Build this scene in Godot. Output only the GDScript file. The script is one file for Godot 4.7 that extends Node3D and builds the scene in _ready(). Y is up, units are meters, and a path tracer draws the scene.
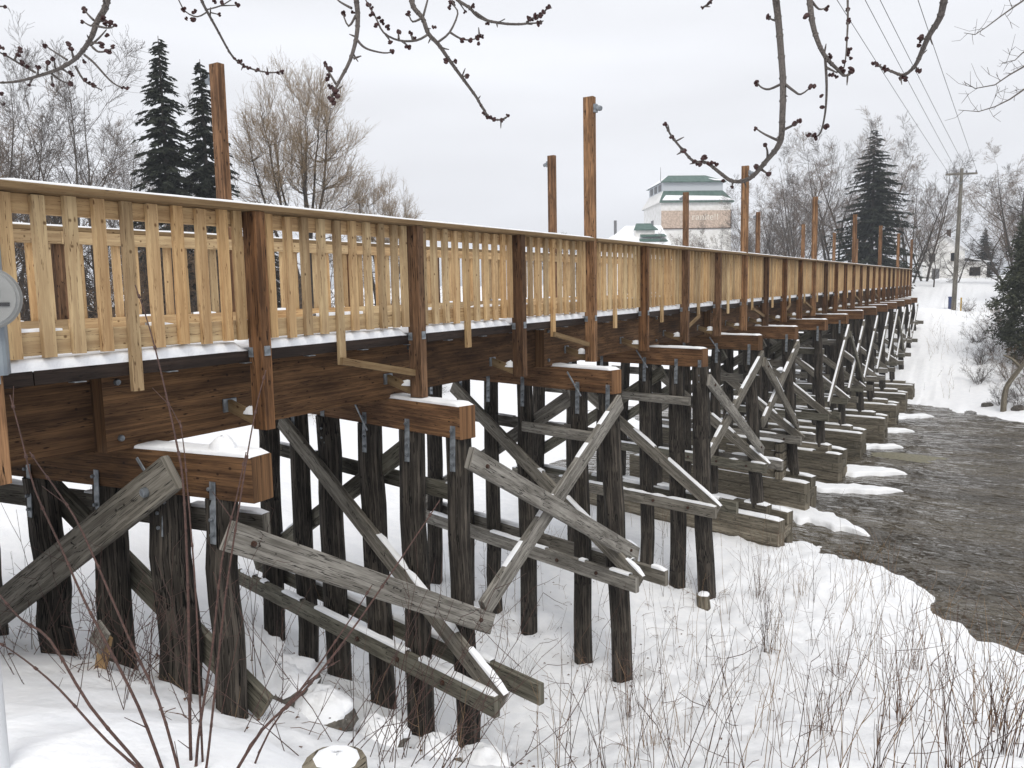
extends Node3D
# A timber trestle footbridge over a winter river. x runs outward from the bridge, -z along it; the deck's near end is at y = 0.

const GRADE := 0.008
const WATER := -4.65
const NTH := ["first", "second", "third", "fourth", "fifth", "sixth", "seventh", "eighth", "ninth", "tenth", "eleventh", "twelfth", "thirteenth"]

var rng := RandomNumberGenerator.new()
var M := {}
var beam_cache := {}
var snow: MB
var mound := FastNoiseLite.new()
var ctl_p := PackedVector2Array()
var ctl_w := PackedFloat64Array()
var used := {}

class MB:
	var v := PackedVector3Array()
	var n := PackedVector3Array()
	var uv := PackedVector2Array()
	var ix := PackedInt32Array()
	func flat(pts: Array, u: Array) -> void:            # a convex flat polygon, clockwise seen from its front
		var b := v.size()
		var nn: Vector3 = (pts[2] - pts[0]).cross(pts[1] - pts[0]).normalized()
		for i in pts.size():
			v.append(pts[i]); n.append(nn); uv.append(u[i])
		for i in range(1, pts.size() - 1):
			ix.append(b); ix.append(b + i); ix.append(b + i + 1)
	func face(a: Vector3, b: Vector3, c: Vector3, d: Vector3) -> void:
		var w := a.distance_to(b); var h := b.distance_to(c)
		flat([a, b, c, d], [Vector2(0, 0), Vector2(w, 0), Vector2(w, h), Vector2(0, h)])
	func block(lo: Vector3, hi: Vector3) -> void:
		var a := lo; var b := hi
		face(Vector3(a.x, b.y, b.z), Vector3(b.x, b.y, b.z), Vector3(b.x, a.y, b.z), Vector3(a.x, a.y, b.z))
		face(Vector3(b.x, b.y, a.z), Vector3(a.x, b.y, a.z), Vector3(a.x, a.y, a.z), Vector3(b.x, a.y, a.z))
		face(Vector3(a.x, b.y, a.z), Vector3(a.x, b.y, b.z), Vector3(a.x, a.y, b.z), Vector3(a.x, a.y, a.z))
		face(Vector3(b.x, b.y, b.z), Vector3(b.x, b.y, a.z), Vector3(b.x, a.y, a.z), Vector3(b.x, a.y, b.z))
		face(Vector3(a.x, b.y, a.z), Vector3(b.x, b.y, a.z), Vector3(b.x, b.y, b.z), Vector3(a.x, b.y, b.z))
		face(Vector3(a.x, a.y, b.z), Vector3(b.x, a.y, b.z), Vector3(b.x, a.y, a.z), Vector3(a.x, a.y, a.z))
	func bar(len: float, h: float, w: float, c: float, ou := 0.0, ov := 0.0, xf := Transform3D.IDENTITY) -> void:   # a chamfered timber along x
		var y := h / 2; var z := w / 2
		var p := [Vector2(-y + c, z), Vector2(y - c, z), Vector2(y, z - c), Vector2(y, -z + c), Vector2(y - c, -z), Vector2(-y + c, -z), Vector2(-y, -z + c), Vector2(-y, z - c)]
		var x0 := -len / 2; var x1 := len / 2
		var run := ov
		for i in 8:
			var a: Vector2 = p[i]; var b: Vector2 = p[(i + 1) % 8]
			var d := a.distance_to(b)
			flat([xf * Vector3(x0, a.x, a.y), xf * Vector3(x0, b.x, b.y), xf * Vector3(x1, b.x, b.y), xf * Vector3(x1, a.x, a.y)],
				[Vector2(ou, run), Vector2(ou, run + d), Vector2(ou + len, run + d), Vector2(ou + len, run)])
			run += d
		var e0 := []; var e1 := []; var u0 := []
		for i in 8:
			var a: Vector2 = p[i]
			e1.append(xf * Vector3(x1, a.x, a.y)); u0.append(Vector2(ou + a.x * 0.25, ov + a.y))
		for i in range(7, -1, -1):
			var a: Vector2 = p[i]
			e0.append(xf * Vector3(x0, a.x, a.y))
		flat(e1, u0)
		u0.reverse()
		flat(e0, u0)
	func tube(pts: PackedVector3Array, r: PackedFloat32Array, sides: int, cap := true) -> void:
		var b := v.size()
		var k := pts.size()
		var up := Vector3.UP
		var len := 0.0
		var side := Vector3.ZERO
		for i in k:
			var d: Vector3 = (pts[mini(i + 1, k - 1)] - pts[maxi(i - 1, 0)]).normalized()
			if i > 0: len += pts[i].distance_to(pts[i - 1])
			if side == Vector3.ZERO:
				up = Vector3.UP if absf(d.y) < 0.9 else Vector3.RIGHT
				side = d.cross(up).normalized()
			else:
				side = (side - d * side.dot(d)).normalized()
			var other := side.cross(d)
			for j in sides:
				var a := TAU * j / sides
				var o := side * cos(a) + other * sin(a)
				v.append(pts[i] + o * r[i]); n.append(o); uv.append(Vector2(len, float(j) / sides * 0.5))
		for i in k - 1:
			for j in sides:
				var a := b + i * sides + j; var c := b + i * sides + (j + 1) % sides
				ix.append(a); ix.append(c); ix.append(c + sides)
				ix.append(a); ix.append(c + sides); ix.append(a + sides)
		if cap and sides > 3:
			for e in [0, k - 1]:
				var q := []; var w := []
				for j in sides:
					q.append(v[b + e * sides + (sides - 1 - j if e == 0 else j)]); w.append(Vector2(0.1 * cos(TAU * j / sides), 0.1 * sin(TAU * j / sides)))
				flat(q, w)
	func tri(a: Vector3, b: Vector3, c: Vector3, nn: Vector3) -> void:
		var k := v.size()
		if (c - a).cross(b - a).dot(nn) < 0.0:
			var w := b; b = c; c = w
		v.append(a); v.append(b); v.append(c)
		for i in 3: n.append(nn)
		uv.append(Vector2(0, 0)); uv.append(Vector2(1, 0)); uv.append(Vector2(0.5, 1))
		ix.append(k); ix.append(k + 1); ix.append(k + 2)
	func sheet(rows: int, cols: int, pts: PackedVector3Array) -> void:   # a smooth grid, rows x cols
		var b := v.size()
		v.append_array(pts)
		for i in rows:
			for j in cols:
				var a := pts[i * cols + maxi(j - 1, 0)]; var c := pts[i * cols + mini(j + 1, cols - 1)]
				var d := pts[maxi(i - 1, 0) * cols + j]; var e := pts[mini(i + 1, rows - 1) * cols + j]
				n.append((c - a).cross(e - d).normalized())
				var p := pts[i * cols + j]
				uv.append(Vector2(p.x, p.z))
		for i in rows - 1:
			for j in cols - 1:
				var a := b + i * cols + j
				ix.append(a); ix.append(a + cols); ix.append(a + 1)
				ix.append(a + 1); ix.append(a + cols); ix.append(a + cols + 1)
	func done(m: Material) -> ArrayMesh:
		var arr := []
		arr.resize(Mesh.ARRAY_MAX)
		arr[Mesh.ARRAY_VERTEX] = v; arr[Mesh.ARRAY_NORMAL] = n; arr[Mesh.ARRAY_TEX_UV] = uv; arr[Mesh.ARRAY_INDEX] = ix
		var am := ArrayMesh.new()
		am.add_surface_from_arrays(Mesh.PRIMITIVE_TRIANGLES, arr, [], {}, 0)
		am.surface_set_material(0, m)
		return am

# ---------------------------------------------------------------- naming and placing
func put(called: String, mesh: Mesh, parent: Node = null, xf := Transform3D.IDENTITY) -> MeshInstance3D:
	var o := MeshInstance3D.new()
	o.name = called; o.mesh = mesh; o.transform = xf
	if parent == null: o.name = numbered(called); add_child(o)
	else: parent.add_child(o, true)
	return o

func numbered(called: String) -> String:
	var k: int = used.get(called, 0)
	used[called] = k + 1
	return called if k == 0 else "%s_%03d" % [called, k]

func thing(called: String, label: String, category: String, at := Vector3.ZERO, group := "") -> Node3D:
	var o := Node3D.new()
	o.name = numbered(called); add_child(o); o.position = at
	return tag(o, label, category, group)

func tag(o: Node3D, label: String, category: String, group := "", kind := "") -> Node3D:
	o.set_meta("label", label); o.set_meta("category", category)
	if group: o.set_meta("group", group)
	if kind: o.set_meta("kind", kind)
	return o

func structure(o: Node3D) -> Node3D:
	o.set_meta("kind", "structure")
	return o

func part_node(called: String, parent: Node) -> Node3D:
	var o := Node3D.new()
	o.name = called; parent.add_child(o, true)
	return o

func pt(x: float, y: float, s: float) -> Vector3: return Vector3(x, y, -s)
func deck(s: float) -> float: return GRADE * s

func lay(a: Vector3, b: Vector3, up := Vector3.UP) -> Transform3D:      # x along a->b, y near up, at the middle
	var x := (b - a).normalized()
	var zz := x.cross(up).normalized()
	var y := zz.cross(x).normalized()
	return Transform3D(Basis(x, y, zz), (a + b) / 2)

func timber(called: String, parent: Node, a: Vector3, b: Vector3, h: float, w: float, m: Material, up := Vector3.UP, c := 0.004) -> MeshInstance3D:
	var len := snappedf(a.distance_to(b), 0.001)
	var k := rng.randi() % 5
	var key := "%.3f %.3f %.3f %.3f %d %d" % [len, h, w, c, k, m.get_instance_id()]
	if not beam_cache.has(key):
		var q := MB.new()
		q.bar(len, h, w, c, k * 0.43, k * 0.137)
		beam_cache[key] = q.done(m)
	return put(called, beam_cache[key], parent, lay(a, b, up))

func pick(l: Array): return l[rng.randi() % l.size()]

# ---------------------------------------------------------------- materials
func grain_image(seed_: int, dark: Color, light: Color, crack: Color, cracks: float, knots: int, blotch: float, lams := 0) -> Array:
	var W := 1024; var H := 512
	var f := FastNoiseLite.new()
	f.seed = seed_; f.noise_type = FastNoiseLite.TYPE_SIMPLEX_SMOOTH; f.fractal_octaves = 4; f.frequency = 0.02
	var g1: Image = f.get_seamless_image(64, H, false, false, 0.1, true)
	f.seed = seed_ + 1; f.frequency = 0.09
	var g2: Image = f.get_seamless_image(128, H, false, false, 0.1, true)
	f.seed = seed_ + 2; f.frequency = 0.012
	var g3: Image = f.get_seamless_image(256, 256, false, false, 0.1, true)
	for g in [g1, g2, g3]: g.resize(W, H, Image.INTERPOLATE_CUBIC); g.convert(Image.FORMAT_L8)
	var d1: PackedByteArray = g1.get_data(); var d2: PackedByteArray = g2.get_data(); var d3: PackedByteArray = g3.get_data()
	var rgb := PackedByteArray(); rgb.resize(W * H * 3)
	var hh := PackedByteArray(); hh.resize(W * H)
	var r := RandomNumberGenerator.new(); r.seed = seed_
	var kn := []
	for i in knots: kn.append([r.randf() * W, r.randf() * H, r.randf_range(5, 11), r.randf_range(6, 13)])
	var i := 0
	for y in H:
		var lam := 1.0
		if lams > 0 and posmod(y, H / lams) < 3: lam = 0.72
		for x in W:
			var a := d1[i] / 255.0; var b := d2[i] / 255.0; var c := d3[i] / 255.0
			var t := 0.55 * a + 0.3 * b + 0.15 * c
			t = clampf((t - 0.5) * 1.9 + 0.5, 0.0, 1.0)
			t = lerpf(t, c, blotch)
			var col := dark.lerp(light, t)
			var hgt := 0.5 + 0.5 * b
			var cr := absf(a - 0.5) * 2.0
			if cr < cracks and b < 0.6:
				col = col.lerp(crack, clampf((cracks - cr) / cracks * 1.6, 0, 1)); hgt *= 0.35
			if lam < 1.0: col = col * lam; hgt *= 0.6
			rgb[i * 3] = clampi(int(col.r * 255), 0, 255); rgb[i * 3 + 1] = clampi(int(col.g * 255), 0, 255); rgb[i * 3 + 2] = clampi(int(col.b * 255), 0, 255)
			hh[i] = int(clampf(hgt, 0, 1) * 255)
			i += 1
	var img := Image.create_from_data(W, H, false, Image.FORMAT_RGB8, rgb)
	for k in kn:                                        # knots: small dark ovals of heartwood
		for y in range(-16, 17):
			for x in range(-14, 15):
				var d := Vector2(x / k[2], y / k[3]).length()
				if d < 1.0:
					var px := posmod(int(k[0]) + x, W); var py := posmod(int(k[1]) + y, H)
					img.set_pixel(px, py, img.get_pixel(px, py).lerp(crack, (1.0 - d) * 1.2 if d > 0.4 else 0.75))
	var hi := Image.create_from_data(W, H, false, Image.FORMAT_L8, hh)
	hi.convert(Image.FORMAT_RGBA8)
	hi.bump_map_to_normal_map(3.0)
	return [ImageTexture.create_from_image(img), ImageTexture.create_from_image(hi)]

func wood(tex: Array, tint: Color, rough: float, bump: float, scale := Vector3(0.5, 2, 1)) -> StandardMaterial3D:
	var m := StandardMaterial3D.new()
	m.albedo_texture = tex[0]; m.albedo_color = tint; m.roughness = rough
	m.normal_enabled = true; m.normal_texture = tex[1]; m.normal_scale = bump
	m.uv1_scale = scale
	m.metallic_specular = 0.3
	return m

func plain(c: Color, rough := 0.8, metal := 0.0) -> StandardMaterial3D:
	var m := StandardMaterial3D.new()
	m.albedo_color = c; m.roughness = rough; m.metallic = metal
	return m

func noise_tex(seed_: int, freq: float, ramp: Array, size := 512, normal := 0.0, oct := 4) -> NoiseTexture2D:
	var f := FastNoiseLite.new()
	f.seed = seed_; f.frequency = freq; f.fractal_octaves = oct
	var t := NoiseTexture2D.new()
	t.width = size; t.height = size; t.seamless = true; t.noise = f
	if normal > 0.0:
		t.as_normal_map = true; t.bump_strength = normal
	else:
		var g := Gradient.new()
		g.offsets = PackedFloat32Array(ramp.map(func(a): return a[0])); g.colors = PackedColorArray(ramp.map(func(a): return a[1]))
		t.color_ramp = g
	return t

func spotty(seed_: int, freq: float, a: Color, b: Color, rough: float, scale: float, bump := 0.0) -> StandardMaterial3D:   # a triplanar two-tone surface
	var m := StandardMaterial3D.new()
	m.albedo_texture = noise_tex(seed_, freq, [[0.25, a], [0.75, b]], 256)
	m.roughness = rough; m.uv1_triplanar = true; m.uv1_scale = Vector3.ONE * scale
	if bump > 0.0:
		m.normal_enabled = true; m.normal_texture = noise_tex(seed_ + 1, freq * 1.5, [], 256, bump); m.normal_scale = 1.0
	return m

func make_materials() -> void:
	var t_new := grain_image(11, Color(0.62, 0.505, 0.375), Color(0.83, 0.725, 0.565), Color(0.36, 0.25, 0.16), 0.025, 18, 0.25)
	var t_new2 := grain_image(17, Color(0.60, 0.50, 0.385), Color(0.81, 0.72, 0.575), Color(0.34, 0.25, 0.17), 0.035, 30, 0.45)
	M.fresh = [wood(t_new, Color(1.0, 0.99, 0.97), 0.75, 0.35), wood(t_new, Color(0.95, 0.93, 0.90), 0.75, 0.35), wood(t_new, Color(1.0, 0.965, 0.91), 0.75, 0.35), wood(t_new, Color(0.90, 0.89, 0.86), 0.75, 0.35), wood(t_new2, Color(0.86, 0.85, 0.83), 0.8, 0.5), wood(t_new2, Color(1.0, 0.97, 0.92), 0.75, 0.35), wood(t_new2, Color(1.0, 1.0, 0.98), 0.75, 0.5)]
	M.cap_rail = wood(t_new, Color(0.66, 0.65, 0.63), 0.8, 0.5)
	var t_brown := grain_image(23, Color(0.23, 0.172, 0.13), Color(0.545, 0.435, 0.34), Color(0.09, 0.062, 0.045), 0.06, 26, 0.3)
	M.post = [wood(t_brown, Color(1.0, 0.97, 0.94), 0.8, 0.5), wood(t_brown, Color(0.82, 0.78, 0.74), 0.8, 0.5), wood(t_brown, Color(1.0, 0.92, 0.82), 0.8, 0.5)]
	M.tall_post = [wood(t_brown, Color(1.25, 1.2, 1.12), 0.8, 0.5), wood(t_brown, Color(1.1, 1.05, 1.0), 0.8, 0.5)]
	var t_glu := grain_image(31, Color(0.225, 0.16, 0.11), Color(0.515, 0.395, 0.28), Color(0.10, 0.065, 0.045), 0.035, 22, 0.35, 13)
	M.glulam = [wood(t_glu, Color(1.0, 0.98, 0.95), 0.75, 0.4), wood(t_glu, Color(0.86, 0.84, 0.82), 0.75, 0.4)]
	M.cap = [wood(t_glu, Color(1.15, 1.12, 1.1), 0.8, 0.45), wood(t_glu, Color(1.0, 0.98, 0.96), 0.8, 0.45)]
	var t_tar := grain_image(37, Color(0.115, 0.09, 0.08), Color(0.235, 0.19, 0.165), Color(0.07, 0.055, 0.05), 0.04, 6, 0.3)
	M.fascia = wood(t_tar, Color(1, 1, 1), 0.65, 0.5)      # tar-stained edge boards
	var t_grey := grain_image(47, Color(0.35, 0.335, 0.31), Color(0.645, 0.63, 0.60), Color(0.13, 0.12, 0.11), 0.075, 8, 0.35)
	M.grey = [wood(t_grey, Color(1.0, 1.0, 1.0), 0.9, 0.9), wood(t_grey, Color(0.90, 0.89, 0.87), 0.9, 0.9), wood(t_grey, Color(0.82, 0.82, 0.78), 0.9, 0.9)]
	M.crib = [wood(t_grey, Color(0.88, 0.855, 0.80), 0.92, 0.9), wood(t_grey, Color(0.78, 0.76, 0.71), 0.92, 0.9), wood(t_grey, Color(0.97, 0.94, 0.88), 0.92, 0.9)]
	var t_pile := grain_image(59, Color(0.15, 0.14, 0.13), Color(0.40, 0.375, 0.35), Color(0.04, 0.037, 0.034), 0.16, 4, 0.3)
	M.pile = wood(t_pile, Color(0.93, 0.92, 0.90), 0.9, 1.2, Vector3(0.5, 2, 1))     # old creosoted piles
	M.steel = spotty(71, 0.03, Color(0.42, 0.44, 0.46), Color(0.58, 0.60, 0.62), 0.5, 1.5)
	M.steel.metallic = 0.55
	M.rust = spotty(73, 0.04, Color(0.16, 0.10, 0.07), Color(0.30, 0.18, 0.11), 0.8, 4.0)
	# snow: fine crystal relief, colour broken by faint patches
	M.snow = StandardMaterial3D.new()
	M.snow.albedo_texture = noise_tex(81, 0.01, [[0.2, Color(0.935, 0.942, 0.956)], [0.8, Color(0.968, 0.972, 0.98)]], 512)
	M.snow.roughness = 0.7; M.snow.uv1_triplanar = true; M.snow.uv1_world_triplanar = true; M.snow.uv1_scale = Vector3.ONE * 0.7
	M.snow.normal_enabled = true; M.snow.normal_texture = noise_tex(83, 0.04, [], 512, 5.0, 5); M.snow.normal_scale = 0.45
	M.snow.metallic_specular = 0.3
	M.bark_grey = spotty(91, 0.05, Color(0.26, 0.24, 0.22), Color(0.42, 0.39, 0.36), 0.95, 3.0, 4.0)
	M.bark_dark = spotty(93, 0.05, Color(0.20, 0.18, 0.165), Color(0.33, 0.30, 0.275), 0.95, 3.0, 4.0)
	M.twig_grey = plain(Color(0.36, 0.33, 0.31), 0.95)
	M.twig_brown = plain(Color(0.42, 0.345, 0.27), 0.95)
	M.willow_twig = plain(Color(0.56, 0.48, 0.37), 0.95)
	M.twig_dark = plain(Color(0.27, 0.235, 0.21), 0.95)
	M.needles = spotty(95, 0.05, Color(0.10, 0.125, 0.095), Color(0.225, 0.245, 0.18), 0.9, 0.4)
	M.cedar = spotty(97, 0.05, Color(0.17, 0.19, 0.135), Color(0.31, 0.32, 0.235), 0.9, 1.5)
	M.maple_bark = spotty(99, 0.06, Color(0.24, 0.22, 0.21), Color(0.43, 0.40, 0.38), 0.85, 14.0, 6.0)
	M.bud = spotty(101, 0.08, Color(0.15, 0.075, 0.075), Color(0.27, 0.135, 0.125), 0.6, 20.0)
	M.dogwood = spotty(103, 0.05, Color(0.21, 0.14, 0.125), Color(0.36, 0.255, 0.22), 0.7, 6.0)
	M.weed = [plain(Color(0.40, 0.30, 0.235), 0.95), plain(Color(0.54, 0.44, 0.33), 0.95), plain(Color(0.28, 0.205, 0.175), 0.95)]
	M.straw = plain(Color(0.60, 0.51, 0.37), 0.95)
	M.rock = spotty(105, 0.03, Color(0.28, 0.265, 0.245), Color(0.46, 0.44, 0.41), 0.9, 1.6, 6.0)
	M.white_wall = spotty(107, 0.02, Color(0.88, 0.875, 0.86), Color(0.94, 0.935, 0.93), 0.85, 0.25)
	M.grey_wall = plain(Color(0.74, 0.76, 0.78), 0.8)
	M.louver = plain(Color(0.42, 0.42, 0.43), 0.7)
	M.green_roof = spotty(109, 0.02, Color(0.25, 0.35, 0.325), Color(0.34, 0.43, 0.40), 0.6, 0.3)
	M.sign_board = spotty(111, 0.03, Color(0.70, 0.62, 0.555), Color(0.82, 0.745, 0.685), 0.8, 0.4)
	M.paint = plain(Color(0.90, 0.88, 0.84), 0.8)
	M.dark_glass = plain(Color(0.10, 0.11, 0.12), 0.15)
	M.meter_box = spotty(113, 0.02, Color(0.43, 0.46, 0.49), Color(0.50, 0.53, 0.55), 0.55, 2.0)
	M.meter_face = plain(Color(0.55, 0.55, 0.54), 0.6)
	M.white_pipe = plain(Color(0.84, 0.85, 0.86), 0.5)
	M.black = plain(Color(0.07, 0.07, 0.075), 0.5)
	M.glass = StandardMaterial3D.new()
	M.glass.transparency = BaseMaterial3D.TRANSPARENCY_ALPHA; M.glass.albedo_color = Color(0.80, 0.81, 0.82, 0.10); M.glass.roughness = 0.3; M.glass.metallic_specular = 0.15
	M.yellow = plain(Color(0.72, 0.58, 0.18), 0.7)
	M.blue = plain(Color(0.18, 0.24, 0.40), 0.6)
	M.bed = spotty(115, 0.02, Color(0.18, 0.165, 0.135), Color(0.32, 0.295, 0.24), 0.9, 0.4)
	M.shoal = spotty(117, 0.05, Color(0.37, 0.355, 0.29), Color(0.52, 0.50, 0.41), 0.6, 0.8)
	# river water: dark, glossy, rippled
	M.water = StandardMaterial3D.new()
	M.water.albedo_texture = noise_tex(121, 0.006, [[0.3, Color(0.25, 0.225, 0.185)], [0.7, Color(0.34, 0.31, 0.26)]], 512)
	M.water.roughness = 0.07; M.water.metallic_specular = 0.5
	M.water.uv1_triplanar = true; M.water.uv1_world_triplanar = true; M.water.uv1_scale = Vector3(0.055, 0.2, 0.15)
	M.water.normal_enabled = true; M.water.normal_texture = noise_tex(123, 0.022, [], 1024, 18.0, 4); M.water.normal_scale = 1.0
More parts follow.
